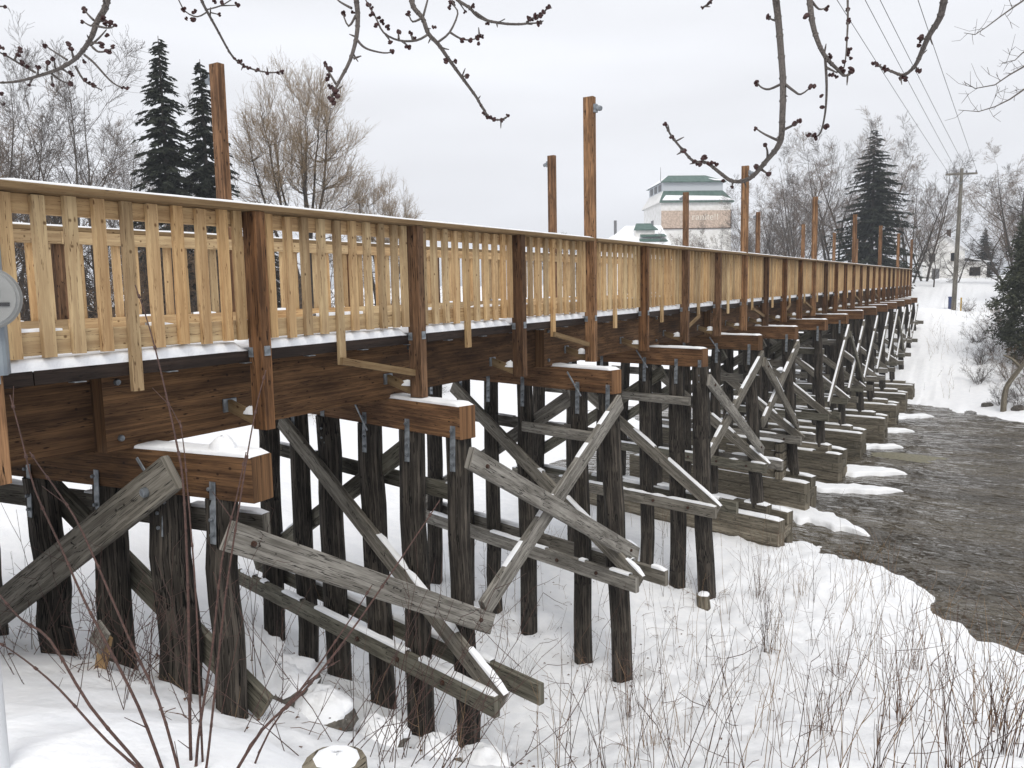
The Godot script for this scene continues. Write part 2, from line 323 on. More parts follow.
# hanging twigs: radius at the thick end, main stem, side twigs, buds (x, y, z metres)
var maple_twigs := [
	[0.0068, [-1.518,1.022,-1.006,-1.506,0.998,-0.991,-1.497,0.976,-0.979,-1.509,0.952,-0.969,-1.519,0.926,-0.963,-1.553,0.91,-0.967,-1.601,0.899,-0.975,-1.672,0.894,-0.984,-1.746,0.891,-0.983,-1.797,0.884,-0.967,-1.816,0.878,-0.939,-1.812,0.874,-0.909],
		[[-1.524,0.959,-0.972,-1.554,0.977,-0.981,-1.58,0.994,-0.99],[-1.52,0.951,-0.97,-1.531,0.949,-0.969,-1.568,0.966,-0.977],[-1.505,0.943,-0.966,-1.459,0.929,-0.958,-1.43,0.927,-0.955],[-1.526,0.91,-0.963,-1.493,0.916,-0.959,-1.464,0.927,-0.958],[-1.519,0.914,-0.962,-1.481,0.904,-0.957],[-1.52,0.906,-0.963,-1.498,0.893,-0.961,-1.459,0.887,-0.955,-1.438,0.889,-0.951],[-1.558,0.899,-0.969,-1.53,0.88,-0.97,-1.498,0.845,-0.979,-1.474,0.83,-0.982,-1.449,0.822,-0.981],[-1.61,0.889,-0.98,-1.604,0.863,-0.992,-1.576,0.848,-0.995,-1.552,0.837,-0.996],[-1.631,0.903,-0.977,-1.66,0.92,-0.973,-1.689,0.939,-0.967],[-1.605,0.902,-0.975,-1.604,0.919,-0.971,-1.611,0.928,-0.971],[-1.685,0.898,-0.982,-1.677,0.905,-0.978,-1.676,0.912,-0.975],[-1.714,0.897,-0.982,-1.698,0.909,-0.975],[-1.748,0.892,-0.981,-1.731,0.904,-0.974],[-1.747,0.896,-0.977,-1.759,0.91,-0.953,-1.761,0.92,-0.93,-1.76,0.924,-0.915,-1.756,0.929,-0.896],[-1.762,0.914,-0.942,-1.749,0.926,-0.943,-1.742,0.932,-0.946],[-1.707,0.89,-0.987,-1.695,0.878,-0.995,-1.666,0.865,-1.001],[-1.662,0.892,-0.984,-1.638,0.876,-0.991],[-1.713,0.886,-0.99,-1.73,0.873,-1],[-1.765,0.888,-0.98,-1.788,0.879,-0.983],[-1.86,0.85,-0.946,-1.868,0.846,-0.97],[-1.793,1.023,-0.925,-1.79,1.029,-0.949]],
		[-1.58,0.994,-0.99,-1.568,0.966,-0.977,-1.43,0.927,-0.955,-1.454,0.931,-0.958,-1.454,0.937,-0.96,-1.476,0.942,-0.963,-1.488,0.954,-0.969,-1.456,0.914,-0.954,-1.481,0.903,-0.957,-1.459,0.887,-0.955,-1.438,0.89,-0.951,-1.564,0.888,-0.973,-1.601,0.863,-0.992,-1.591,0.856,-0.994,-1.576,0.848,-0.995,-1.459,0.825,-0.982,-1.448,0.822,-0.981,-1.689,0.939,-0.967,-1.611,0.928,-0.971,-1.605,0.92,-0.971,-1.676,0.912,-0.975,-1.698,0.909,-0.975,-1.731,0.903,-0.974,-1.752,0.907,-0.962,-1.753,0.912,-0.955,-1.742,0.932,-0.946,-1.749,0.925,-0.944,-1.76,0.922,-0.925,-1.755,0.934,-0.915,-1.666,0.865,-1.001,-1.638,0.876,-0.991,-1.642,0.881,-0.989,-1.73,0.873,-1,-1.788,0.879,-0.983,-1.868,0.846,-0.97,-1.841,0.863,-0.952,-1.79,1.029,-0.949]],
	[0.0035, [-1.453,1.062,-1.166,-1.468,1.046,-1.182,-1.49,1.035,-1.213,-1.526,1.019,-1.266,-1.562,0.993,-1.326,-1.57,0.979,-1.354,-1.567,0.969,-1.385,-1.544,0.963,-1.425,-1.518,0.965,-1.445],
		[[-1.49,1.035,-1.213,-1.496,1.02,-1.191,-1.483,1.017,-1.152,-1.461,1.027,-1.12,-1.452,1.033,-1.108],[-1.487,1.038,-1.21,-1.483,1.055,-1.244,-1.474,1.071,-1.264,-1.468,1.08,-1.271],[-1.493,1.037,-1.225,-1.498,1.041,-1.25],[-1.483,1.055,-1.244,-1.481,1.068,-1.288]],
		[-1.569,0.981,-1.348,-1.57,0.976,-1.36,-1.568,0.98,-1.364,-1.569,0.971,-1.376,-1.567,0.97,-1.385,-1.558,0.966,-1.407,-1.544,0.961,-1.425,-1.527,0.962,-1.44,-1.518,0.965,-1.445,-1.477,1.018,-1.141,-1.485,1.023,-1.174,-1.484,1.026,-1.178,-1.502,1.012,-1.185,-1.496,1.008,-1.162,-1.498,1.041,-1.25,-1.481,1.068,-1.288,-1.474,1.056,-1.219,-1.477,1.06,-1.241]],
	[0.0055, [-1.028,0.976,-1.169,-1.034,0.959,-1.176,-1.031,0.931,-1.175,-1.015,0.884,-1.151,-0.994,0.83,-1.108,-0.988,0.788,-1.073,-0.988,0.77,-1.061,-0.993,0.753,-1.053],
		[[-1.036,0.932,-1.175,-1.047,0.913,-1.167,-1.071,0.943,-1.179],[-1.012,0.879,-1.148,-0.989,0.861,-1.136,-0.967,0.849,-1.131,-0.939,0.84,-1.134,-0.931,0.843,-1.147],[-0.988,0.833,-1.111,-0.974,0.836,-1.115],[-1.048,0.948,-1.178,-1.069,0.96,-1.18,-1.085,0.971,-1.182,-1.093,0.983,-1.182],[-0.993,0.782,-1.069,-1.033,0.813,-1.096,-1.059,0.835,-1.114]],
		[-1.071,0.943,-1.179,-1.045,0.939,-1.177,-1.059,0.835,-1.114,-1.04,0.823,-1.103,-1.032,0.816,-1.098,-1.032,0.807,-1.091,-1.026,0.798,-1.084,-1.005,0.78,-1.07,-0.992,0.772,-1.063,-0.983,0.765,-1.058,-0.973,0.756,-1.051,-0.994,0.755,-1.054,-0.986,0.75,-1.051,-0.931,0.843,-1.147]],
	[0.0056, [-1.044,1.031,-1.354,-1.028,1.004,-1.334,-1.015,0.983,-1.324,-0.999,0.962,-1.33,-0.984,0.93,-1.327,-0.975,0.913,-1.347,-0.97,0.888,-1.378,-0.971,0.865,-1.421,-0.974,0.839,-1.475,-0.977,0.824,-1.501,-0.975,0.804,-1.529,-0.961,0.798,-1.538,-0.946,0.798,-1.54,-0.931,0.801,-1.536],
		[[-0.983,0.928,-1.326,-0.981,0.906,-1.285,-0.982,0.893,-1.232,-0.987,0.898,-1.194,-1.004,0.927,-1.194,-1.028,0.958,-1.201,-1.043,0.977,-1.208],[-0.976,0.918,-1.348,-0.974,0.946,-1.386,-0.986,0.997,-1.434,-1,1.018,-1.441,-1.014,1.04,-1.454],[-0.974,0.946,-1.386,-0.961,0.936,-1.403,-0.949,0.935,-1.42,-0.932,0.942,-1.438],[-1.001,0.964,-1.332,-0.997,0.946,-1.295,-1.006,0.961,-1.295],[-1.003,0.97,-1.338,-1.025,1.017,-1.383,-1.034,1.035,-1.399],[-0.975,0.913,-1.347,-0.972,0.908,-1.359,-0.968,0.908,-1.373],[-0.985,0.896,-1.197,-0.981,0.884,-1.205],[-0.982,0.895,-1.231,-0.987,0.91,-1.237],[-0.982,0.894,-1.241,-0.98,0.888,-1.258],[-0.982,0.904,-1.274,-0.986,0.916,-1.274],[-0.972,0.89,-1.368,-0.973,0.885,-1.369],[-0.97,0.886,-1.379,-0.966,0.888,-1.391],[-0.971,0.865,-1.421,-0.963,0.869,-1.429],[-0.935,0.942,-1.436,-0.943,0.965,-1.446]],
		[-1.028,0.958,-1.201,-1.018,0.947,-1.2,-1.009,0.933,-1.191,-1.004,0.93,-1.202,-0.998,0.921,-1.202,-0.995,0.91,-1.184,-0.991,0.912,-1.209,-0.981,0.884,-1.205,-0.987,0.91,-1.237,-0.98,0.888,-1.258,-0.986,0.916,-1.274,-0.983,0.911,-1.282,-0.987,0.949,-1.349,-1.007,0.962,-1.296,-0.973,0.885,-1.369,-0.966,0.888,-1.391,-0.963,0.869,-1.429,-0.976,0.824,-1.501,-0.982,0.811,-1.517,-0.976,0.805,-1.527,-0.973,0.802,-1.532,-0.966,0.798,-1.537,-0.949,0.797,-1.54,-0.93,0.802,-1.535,-0.958,0.933,-1.406,-0.948,0.936,-1.421,-0.939,0.94,-1.432,-0.934,0.944,-1.438,-0.929,0.942,-1.44,-0.934,0.927,-1.431]],
	[0.004, [-1.044,1.07,-1.497,-1.034,1.054,-1.504,-1.008,1.035,-1.511,-0.994,1.018,-1.519,-0.969,1.004,-1.52,-0.941,0.993,-1.514,-0.9,0.979,-1.502,-0.851,0.966,-1.483,-0.835,0.968,-1.471,-0.797,0.965,-1.452,-0.772,0.972,-1.434],
		[[-0.995,1.025,-1.514,-0.968,1.005,-1.519,-0.941,0.993,-1.514,-0.912,0.991,-1.5],[-0.851,0.966,-1.483,-0.814,0.957,-1.469,-0.799,0.956,-1.461],[-1.008,1.035,-1.511,-0.995,1.037,-1.506],[-1.034,1.054,-1.504,-1.023,1.031,-1.518]],
		[-1.052,1.052,-1.505,-1.059,1.044,-1.51,-1.049,1.05,-1.507,-0.998,1.036,-1.508,-1.008,1.035,-1.511,-1.023,1.031,-1.518,-0.97,0.998,-1.525,-0.839,0.97,-1.472,-0.829,0.967,-1.468,-0.813,0.966,-1.46,-0.8,0.966,-1.453,-0.789,0.967,-1.446,-0.772,0.971,-1.435,-0.814,0.957,-1.469]],
	[0.0068, [-0.374,0.966,-1.568,-0.376,0.949,-1.586,-0.372,0.912,-1.591,-0.355,0.842,-1.542,-0.331,0.766,-1.457,-0.318,0.698,-1.399,-0.323,0.66,-1.408,-0.357,0.641,-1.461,-0.404,0.622,-1.53,-0.444,0.623,-1.559,-0.467,0.64,-1.553,-0.488,0.659,-1.535,-0.511,0.663,-1.529,-0.522,0.68,-1.501,-0.533,0.702,-1.468,-0.54,0.722,-1.452],
		[[-0.372,0.912,-1.591,-0.386,0.92,-1.602,-0.395,0.928,-1.609],[-0.332,0.767,-1.458,-0.356,0.762,-1.465,-0.374,0.771,-1.483,-0.387,0.786,-1.504],[-0.328,0.765,-1.455,-0.305,0.743,-1.422,-0.291,0.733,-1.408,-0.277,0.744,-1.416],[-0.326,0.663,-1.41,-0.354,0.68,-1.429,-0.371,0.693,-1.44],[-0.314,0.677,-1.394,-0.295,0.68,-1.379,-0.285,0.683,-1.373],[-0.355,0.643,-1.458,-0.352,0.654,-1.443,-0.354,0.664,-1.436],[-0.372,0.634,-1.484,-0.382,0.637,-1.491],[-0.373,0.63,-1.49,-0.36,0.62,-1.49],[-0.444,0.623,-1.559,-0.449,0.615,-1.571],[-0.495,0.66,-1.535,-0.49,0.669,-1.523]],
		[-0.395,0.928,-1.609,-0.387,0.786,-1.504,-0.277,0.744,-1.416,-0.371,0.693,-1.44,-0.285,0.683,-1.373,-0.293,0.681,-1.378,-0.354,0.664,-1.436,-0.382,0.637,-1.491,-0.36,0.62,-1.49,-0.449,0.615,-1.571,-0.466,0.628,-1.567,-0.497,0.662,-1.532,-0.502,0.658,-1.537,-0.49,0.669,-1.524,-0.483,0.658,-1.535,-0.468,0.655,-1.534,-0.511,0.662,-1.53,-0.523,0.679,-1.502,-0.533,0.703,-1.468,-0.54,0.722,-1.452]],
	[0.006, [-0.325,0.971,-1.618,-0.316,0.937,-1.586,-0.299,0.878,-1.529,-0.283,0.834,-1.506,-0.272,0.812,-1.519,-0.261,0.801,-1.554,-0.253,0.795,-1.587,-0.243,0.806,-1.611],
		[[-0.274,0.811,-1.515,-0.276,0.772,-1.545,-0.287,0.738,-1.599,-0.3,0.708,-1.63,-0.31,0.7,-1.62,-0.317,0.702,-1.605],[-0.312,0.934,-1.588,-0.299,0.917,-1.582,-0.291,0.923,-1.604],[-0.273,0.982,-1.723,-0.269,0.96,-1.699,-0.259,0.905,-1.643,-0.253,0.862,-1.601,-0.251,0.828,-1.582,-0.253,0.806,-1.576],[-0.272,0.797,-1.521,-0.261,0.795,-1.558]],
		[-0.311,0.893,-1.534,-0.291,0.923,-1.604,-0.268,0.815,-1.53,-0.269,0.818,-1.527,-0.267,0.79,-1.543,-0.258,0.803,-1.563,-0.253,0.815,-1.573,-0.249,0.833,-1.588,-0.245,0.828,-1.601,-0.245,0.808,-1.603,-0.244,0.806,-1.609,-0.249,0.842,-1.593,-0.253,0.863,-1.601,-0.258,0.904,-1.641,-0.265,0.937,-1.676,-0.285,0.758,-1.549,-0.289,0.744,-1.577,-0.292,0.718,-1.632,-0.317,0.702,-1.606,-0.31,0.701,-1.619,-0.308,0.698,-1.628,-0.262,0.79,-1.562,-0.255,0.802,-1.573]],
	[0.007, [-0.106,0.955,-1.734,-0.109,0.941,-1.74,-0.117,0.919,-1.771,-0.137,0.905,-1.821,-0.153,0.889,-1.87,-0.168,0.871,-1.907,-0.19,0.859,-1.922,-0.21,0.866,-1.911,-0.226,0.872,-1.894,-0.243,0.879,-1.864],
		[[-0.168,0.871,-1.907,-0.165,0.866,-1.911,-0.162,0.861,-1.914],[-0.144,0.903,-1.835,-0.153,0.904,-1.841]],
		[-0.153,0.906,-1.836,-0.155,0.904,-1.844,-0.157,0.898,-1.856,-0.243,0.879,-1.864,-0.237,0.877,-1.874,-0.227,0.872,-1.893,-0.223,0.87,-1.898,-0.217,0.87,-1.903,-0.192,0.856,-1.924,-0.197,0.854,-1.925,-0.187,0.853,-1.926,-0.164,0.863,-1.914,-0.16,0.86,-1.914]],
	[0.003, [-0.52,1.019,-1.686,-0.534,1.004,-1.689,-0.546,0.996,-1.684],
		[],
		[-0.533,1.005,-1.688,-0.546,0.996,-1.684,-0.537,1.002,-1.687]],
]
var limb_lines := [
	[1.031,3.76,-14.485,0.57,3.251,-13.432,0.168,2.9,-12.467,0.015,2.721,-12.072,-0.134,2.581,-11.68,-0.294,2.467,-11.25,-0.481,2.418,-10.742],
	[1.027,3.864,-14.495,0.559,3.52,-13.46,0.155,3.19,-12.497,0.002,3.027,-12.104,-0.145,2.846,-11.708,-0.34,2.725,-11.185,-0.445,2.757,-10.914],
	[0.981,4.948,-14.61,0.409,4.371,-13.304,0.119,4.035,-12.586,0.006,3.884,-12.289,-0.124,3.703,-11.939,-0.265,3.495,-11.544,-0.367,3.355,-11.252,-0.469,3.322,-10.974],
	[1.016,4.122,-14.523,0.549,3.74,-13.483,0.251,3.464,-12.771,0.13,3.356,-12.472,0.053,3.232,-12.268,-0.081,3.142,-11.927],
]
var dogwood_stems := [
	[0.0055, [-2.002,-1.01,-1.305,-2.086,-0.941,-1.31,-2.261,-0.778,-1.272,-2.411,-0.598,-1.252,-2.528,-0.552,-1.235,-2.631,-0.489,-1.227,-2.731,-0.407,-1.224]],
	[0.0055, [-2.058,-1.073,-1.381,-2.123,-1,-1.398,-2.229,-0.831,-1.403,-2.363,-0.643,-1.393,-2.463,-0.531,-1.394,-2.576,-0.367,-1.394,-2.694,-0.197,-1.392,-2.779,-0.039,-1.408,-2.862,0.107,-1.424]],
	[0.005, [-1.98,-1.043,-1.373,-2.038,-0.972,-1.394,-2.133,-0.789,-1.408,-2.25,-0.623,-1.405,-2.424,-0.31,-1.388,-2.533,-0.193,-1.384,-2.626,-0.122,-1.384,-2.703,-0.07,-1.391]],
	[0.0055, [-2.09,-1.136,-1.47,-2.14,-0.908,-1.517,-2.187,-0.673,-1.566,-2.238,-0.429,-1.615,-2.295,-0.178,-1.66,-2.355,-0.052,-1.687,-2.433,0.129,-1.711,-2.518,0.316,-1.731,-2.606,0.473,-1.745]],
	[0.0045, [-1.986,-1.074,-1.424,-2.006,-0.991,-1.47,-2.028,-0.817,-1.526,-2.045,-0.524,-1.602,-2.049,-0.222,-1.686,-2.062,-0.039,-1.749,-2.077,0.085,-1.804,-2.089,0.179,-1.855]],
	[0.005, [-2.041,-1.105,-1.446,-2.074,-0.945,-1.494,-2.081,-0.685,-1.57,-2.099,-0.415,-1.642,-2.101,-0.234,-1.712,-2.111,-0.087,-1.772]],
	[0.0045, [-1.991,-0.982,-1.316,-2.174,-0.864,-1.267,-2.34,-0.729,-1.231,-2.474,-0.656,-1.206,-2.596,-0.611,-1.185]],
	[0.004, [-2.06,-1.106,-1.493,-2.115,-0.846,-1.54,-2.173,-0.545,-1.592,-2.235,-0.299,-1.634,-2.296,-0.079,-1.673,-2.346,0.015,-1.701]],
	[0.0045, [-2.028,-1.169,-1.562,-2.012,-1.018,-1.639,-1.91,-0.864,-1.768,-1.807,-0.654,-1.906,-1.775,-0.554,-1.986]],
	[0.004, [-2.028,-1.169,-1.622,-1.997,-0.998,-1.71,-1.919,-0.856,-1.823,-1.864,-0.809,-1.91]],
	[0.005, [-1.843,-0.985,-1.405,-1.79,-0.837,-1.504,-1.728,-0.757,-1.599,-1.648,-0.614,-1.713,-1.541,-0.39,-1.855,-1.467,-0.219,-1.969]],
]

# ---------------------------------------------------------------- start
func _ready() -> void:
	rng.seed = 20240117
	var cam := Camera3D.new()
	cam.name = "camera"; add_child(cam)
	cam.position = Vector3(0, 0.416, 0)
	cam.rotation = Vector3(-0.1116, 0.5457, -0.0183)
	cam.fov = 51.28; cam.near = 0.05; cam.far = 3000.0
	cam.current = true
	var env := Environment.new()
	env.background_mode = Environment.BG_SKY
	var sky := Sky.new()
	var sm := ProceduralSkyMaterial.new()
	sm.sky_top_color = Color(0.94, 0.947, 0.963); sm.sky_horizon_color = Color(0.875, 0.883, 0.905); sm.sky_curve = 0.5
	sm.ground_bottom_color = Color(0.75, 0.76, 0.78); sm.ground_horizon_color = Color(0.85, 0.86, 0.88)
	sm.sky_cover = cloud_cover(); sm.sky_cover_modulate = Color(1, 1, 1, 1)
	sky.sky_material = sm
	env.sky = sky
	env.background_energy_multiplier = 1.0
	env.tonemap_mode = Environment.TONE_MAPPER_LINEAR
	env.tonemap_exposure = 1.14
	env.sdfgi_enabled = true; env.ssao_enabled = true; env.ssil_enabled = true
	env.fog_enabled = true; env.fog_density = 0.0012; env.fog_light_color = Color(0.88, 0.9, 0.93)
	var we := WorldEnvironment.new()
	we.name = "world_environment"; we.environment = env; add_child(we)
	var sun := DirectionalLight3D.new()
	sun.name = "sun"; add_child(sun)
	sun.rotation_degrees = Vector3(-52, 35, 0)
	sun.light_energy = 0.5; sun.light_color = Color(1.0, 0.985, 0.96); sun.light_angular_distance = 25.0; sun.shadow_enabled = true
	make_materials()
	snow = MB.new()
	build_ground()
	build_river()
	build_bridge()
	build_cribs()
	build_mill()
	build_house()
	build_far_trees()
	build_pole_and_wires()
	build_near_plants()
	build_small_things()
	var so := put("snow", snow.done(M.snow))
	tag(so, "white snow lying along the bridge rails, deck edge, caps and braces", "snow", "", "stuff")

func cloud_cover() -> ImageTexture:
	var f := FastNoiseLite.new()
	f.seed = 5; f.frequency = 0.008; f.fractal_octaves = 5
	var img := Image.create(1024, 512, false, Image.FORMAT_RGBA8)
	for y in 256:
		for x in 1024:
			var a := TAU * x / 1024.0
			var q := f.get_noise_3d(cos(a) * 160.0, y * 5.5, sin(a) * 160.0)
			var k := clampf(q * 0.12 + 0.04, 0.0, 1.0)
			img.set_pixel(x, y, Color(0.95, 0.97, 1.0, k))
	return ImageTexture.create_from_image(img)

# ---------------------------------------------------------------- ground and water
func solve_ground() -> void:
	var c := [ # x, distance along the bridge, height
		[0, -3, -1.2], [0, 0, -1.2], [-1.6, 1.6, -1.12], [-1.5, 0, -1.1], [-3, 0.4, -1.0], [-2.4, 1.8, -1.14], [-3.1, 2.25, -1.6], [1.5, 0, -1.3], [4, -2, -1.3], [-6, -3, -0.9], [-12, -4, -0.6], [8, -6, -1.4], [0, -12, -1.0], [-40, -15, 0.2], [30, -20, -1.2],
		[-2.1, 2.6, -1.9], [-1.2, 2.4, -1.65], [0, 2, -1.6], [1.2, 2.4, -1.8], [-2.7, 4.2, -2.75], [-1.7, 5.4, -3.15], [-0.5, 6.2, -3.15], [0.3, 6.5, -3.1], [-1.2, 4, -2.5], [0, 4, -2.35], [2, 4, -2.4], [2, 7, -3.3],
		[-4.2, 3.36, -2.3], [-4.7, 3.3, -2.16], [-5.3, 3.2, -2.14], [-6.1, 3.1, -2.2], [-7.5, 3, -2.05], [-3.6, 3.1, -2.2], [-5.8, 1.2, -1.4], [-5.8, -0.4, -0.9],
		[-4.07, 5.7, -3.86], [-5.3, 6, -3.75], [-7.5, 6.5, -3.7], [-3.4, 4.6, -3.1], [-5.5, 4.7, -2.95], [-7.5, 4.8, -2.7],
		[-3.8, 8.84, -4.38], [-5.5, 9.3, -4.22], [-7.6, 10, -4.1], [-3.64, 12.24, -4.5], [-5, 12.6, -4.32], [-6.9, 13, -4.2],
		[-1, 8.5, -3.75], [-2.3, 8, -4.0], [-2, 10.5, -4.25], [-2.6, 13, -4.42], [-1.2, 12.3, -4.42], [0, 11, -4.3], [1, 9.5, -3.95], [3, 8.5, -4.1],
		[-3.55, 16.4, -4.6], [-2.58, 15.8, -4.6], [-1.26, 14.8, -4.6], [-0.8, 13.9, -4.62], [-0.42, 13.2, -4.62], [0.5, 12.4, -4.62], [3, 10.6, -4.62], [6, 8.5, -4.62], [14, 4, -4.62], [30, -3, -4.62],
		[-5.5, 16.2, -4.5], [-7.5, 16.4, -4.45],
		[-2.5, 18.5, -5.2], [-5.8, 20, -5.2], [0, 18, -5.5], [-5.8, 28, -5.3], [0, 27, -5.6], [6, 14, -5.5], [8, 22, -5.6], [20, 10, -5.6], [40, 0, -5.6], [-5.8, 36, -5.0],
		[-3.2, 39.3, -4.6], [-2.25, 40.3, -4.6], [-0.5, 36.8, -4.6], [1, 35, -4.6], [6, 30, -4.6], [14, 24, -4.6], [30, 15, -4.6], [-6, 40, -4.6],
		[-3, 44, -3.3], [-2, 50, -2.4], [-2.7, 65, -2.05], [-4, 54, -0.9], [-7, 54, -0.8], [-6, 48, -2.6], [-3, 80, 0.5], [-5, 95, 1.3], [-12, 130, 1.6], [4, 39, -3.4], [8, 40, -2.2], [15, 42, -1.2], [10, 60, -0.6], [20, 90, 0.5],
		[-10.2, 6.4, -2.4], [-17, 10.6, -2.4], [-25.5, 16, -1.4], [-42, 26, -0.4], [-9, 8.4, -3.6], [-14, 14, -3.9], [-20, 20, -3.2], [-26, 25, -1.4], [-43, 42, 0.0],
		[-9, 13.6, -4.4], [-12.7, 20.4, -4.5], [-18, 30, -4.45], [-26, 42, -3.0], [-32, 51, -0.6], [-15, 37, -4.5], [-20, 51, -3.2], [-24, 60, -0.2], [-33, 84, 0.4], [-10, 26, -4.55], [-10, 36, -4.5], [-11, 48, -3.0], [-14, 62, -0.4],
		[-120, 120, 2], [0, 250, 3], [120, 120, 2], [-150, -50, 1], [150, -80, 1], [0, -150, 1]]
	var n := c.size()
	var a := []
	for i in n:
		ctl_p.append(Vector2(c[i][0], c[i][1]))
	for i in n:
		var row := PackedFloat64Array(); row.resize(n + 2)
		for j in n: row[j] = kern(ctl_p[i].distance_squared_to(ctl_p[j]))
		row[i] += 0.02
		row[n] = 1.0; row[n + 1] = c[i][2]
		a.append(row)
	var last := PackedFloat64Array(); last.resize(n + 2)
	for j in n: last[j] = 1.0
	a.append(last)
	var m := n + 1
	for k in m:
		var best := k
		for i in range(k + 1, m):
			if absf(a[i][k]) > absf(a[best][k]): best = i
		var tmp = a[k]; a[k] = a[best]; a[best] = tmp
		var rk: PackedFloat64Array = a[k]
		for i in range(k + 1, m):
			var ri: PackedFloat64Array = a[i]
			var f := ri[k] / rk[k]
			if f != 0.0:
				for j in range(k, m + 1): ri[j] -= f * rk[j]
				a[i] = ri
	ctl_w.resize(m)
	for k in range(m - 1, -1, -1):
		var rk: PackedFloat64Array = a[k]
		var t := rk[m]
		for j in range(k + 1, m): t -= rk[j] * ctl_w[j]
		ctl_w[k] = t / rk[k]

func kern(d2: float) -> float: return -sqrt(d2 + 0.4)

func ground(x: float, s: float) -> float:
	var t := ctl_w[ctl_p.size()]
	var p := Vector2(x, s)
	for i in ctl_p.size(): t -= ctl_w[i] * sqrt(p.distance_squared_to(ctl_p[i]) + 0.4)
	var far := sqrt(x * x + s * s)
	var amp := clampf(far / 60.0, 0.12, 1.0)
	t += mound.get_noise_2d(x * 9.0, s * 9.0) * 0.10 * minf(1.0, amp * 3.0) + mound.get_noise_2d(x * 40.0 + 300.0, s * 40.0) * 0.065 + mound.get_noise_2d(x * 110.0, s * 110.0 + 70.0) * 0.012
	if x < -3.2 and x > -8.2 and s > 2.2 and s < 14.5:
		for h in hollows:
			var d: float = h.distance_squared_to(p)
			if d < 0.6: t -= 0.11 * exp(-d * 14.0) - 0.035 * exp(-pow(sqrt(d) - 0.42, 2.0) * 40.0)
	if far > 60.0: t += mound.get_noise_2d(x * 0.5, s * 0.5) * 0.6 * clampf((far - 60.0) / 100.0, 0, 1)
	return t

func build_ground() -> void:
	mound.seed = 7; mound.frequency = 0.05; mound.fractal_octaves = 3
	solve_ground()
	for i in 4:
		for x in PILES[i]: hollows.append(Vector2(x + (0.1 if x > -4.1 and i > 1 else 0.0), bs[i] + bk[i] * (x + 3.9)))
	var xs := PackedFloat32Array(); var ss := PackedFloat32Array()
	for i in 221:
		var t := (i - 110) / 110.0
		xs.append(-3.0 + 6.0 * t + 700.0 * t * t * t * absf(t) * absf(t) + 26.0 * t * t * t)
	for i in 241:
		var t := (i - 90) / 120.0
		ss.append(7.0 + 13.0 * t + 28.0 * t * t * t + 330.0 * t * t * t * absf(t) * absf(t))
	var pts := PackedVector3Array()
	for s in ss:
		for x in xs: pts.append(Vector3(x, ground(x, s), -s))
	var q := MB.new()
	q.sheet(ss.size(), xs.size(), pts)
	structure(put("ground", q.done(M.snow)))

func build_river() -> void:
	var f := FastNoiseLite.new()
	f.seed = 3; f.frequency = 0.35; f.fractal_octaves = 4
	var pts := PackedVector3Array()
	var xs := PackedFloat32Array(); var ss := PackedFloat32Array()
	for j in 30: xs.append(-30.0 + 0.7 * j)
	for j in 110: xs.append(-9.0 + 0.16 * j)
	for j in 30: xs.append(8.6 + 1.7 * j)
	for i in 18: ss.append(-10.0 + i)
	for i in 230: ss.append(8.0 + 0.14 * i)
	for i in 12: ss.append(40.2 + i)
	for s in ss:
		for x in xs:
			var near := clampf((14.0 - absf(x - 1.0)) / 6.0, 0.0, 1.0)
			var y := WATER + near * (f.get_noise_2d(x * 0.9 + s * 0.5, s * 2.4 - x * 0.5) * 0.045 + f.get_noise_2d(x * 3.0 + 40.0, s * 6.0 + x) * 0.012)
			pts.append(Vector3(x, y, -s))
	var q := MB.new()
	q.sheet(ss.size(), xs.size(), pts)
	structure(put("river", q.done(M.water)))
	# a pale gravel shoal just breaking the surface
	var b := MB.new()
	var sp := PackedVector3Array()
	for i in 9:
		for j in 15:
			var u := i / 8.0 * 2 - 1; var w := j / 14.0 * 2 - 1
			var hgt := 0.035 * (1 - u * u) * (1 - w * w) + 0.012 * f.get_noise_2d(u * 3, w * 8) - 0.02
			sp.append(pt(-2.3 + 1.05 * w + 0.2 * u, WATER + hgt + 0.012, 26.4 + 0.55 * u - 0.3 * w))
	b.sheet(9, 15, sp)
	structure(put("shoal", b.done(M.shoal)))

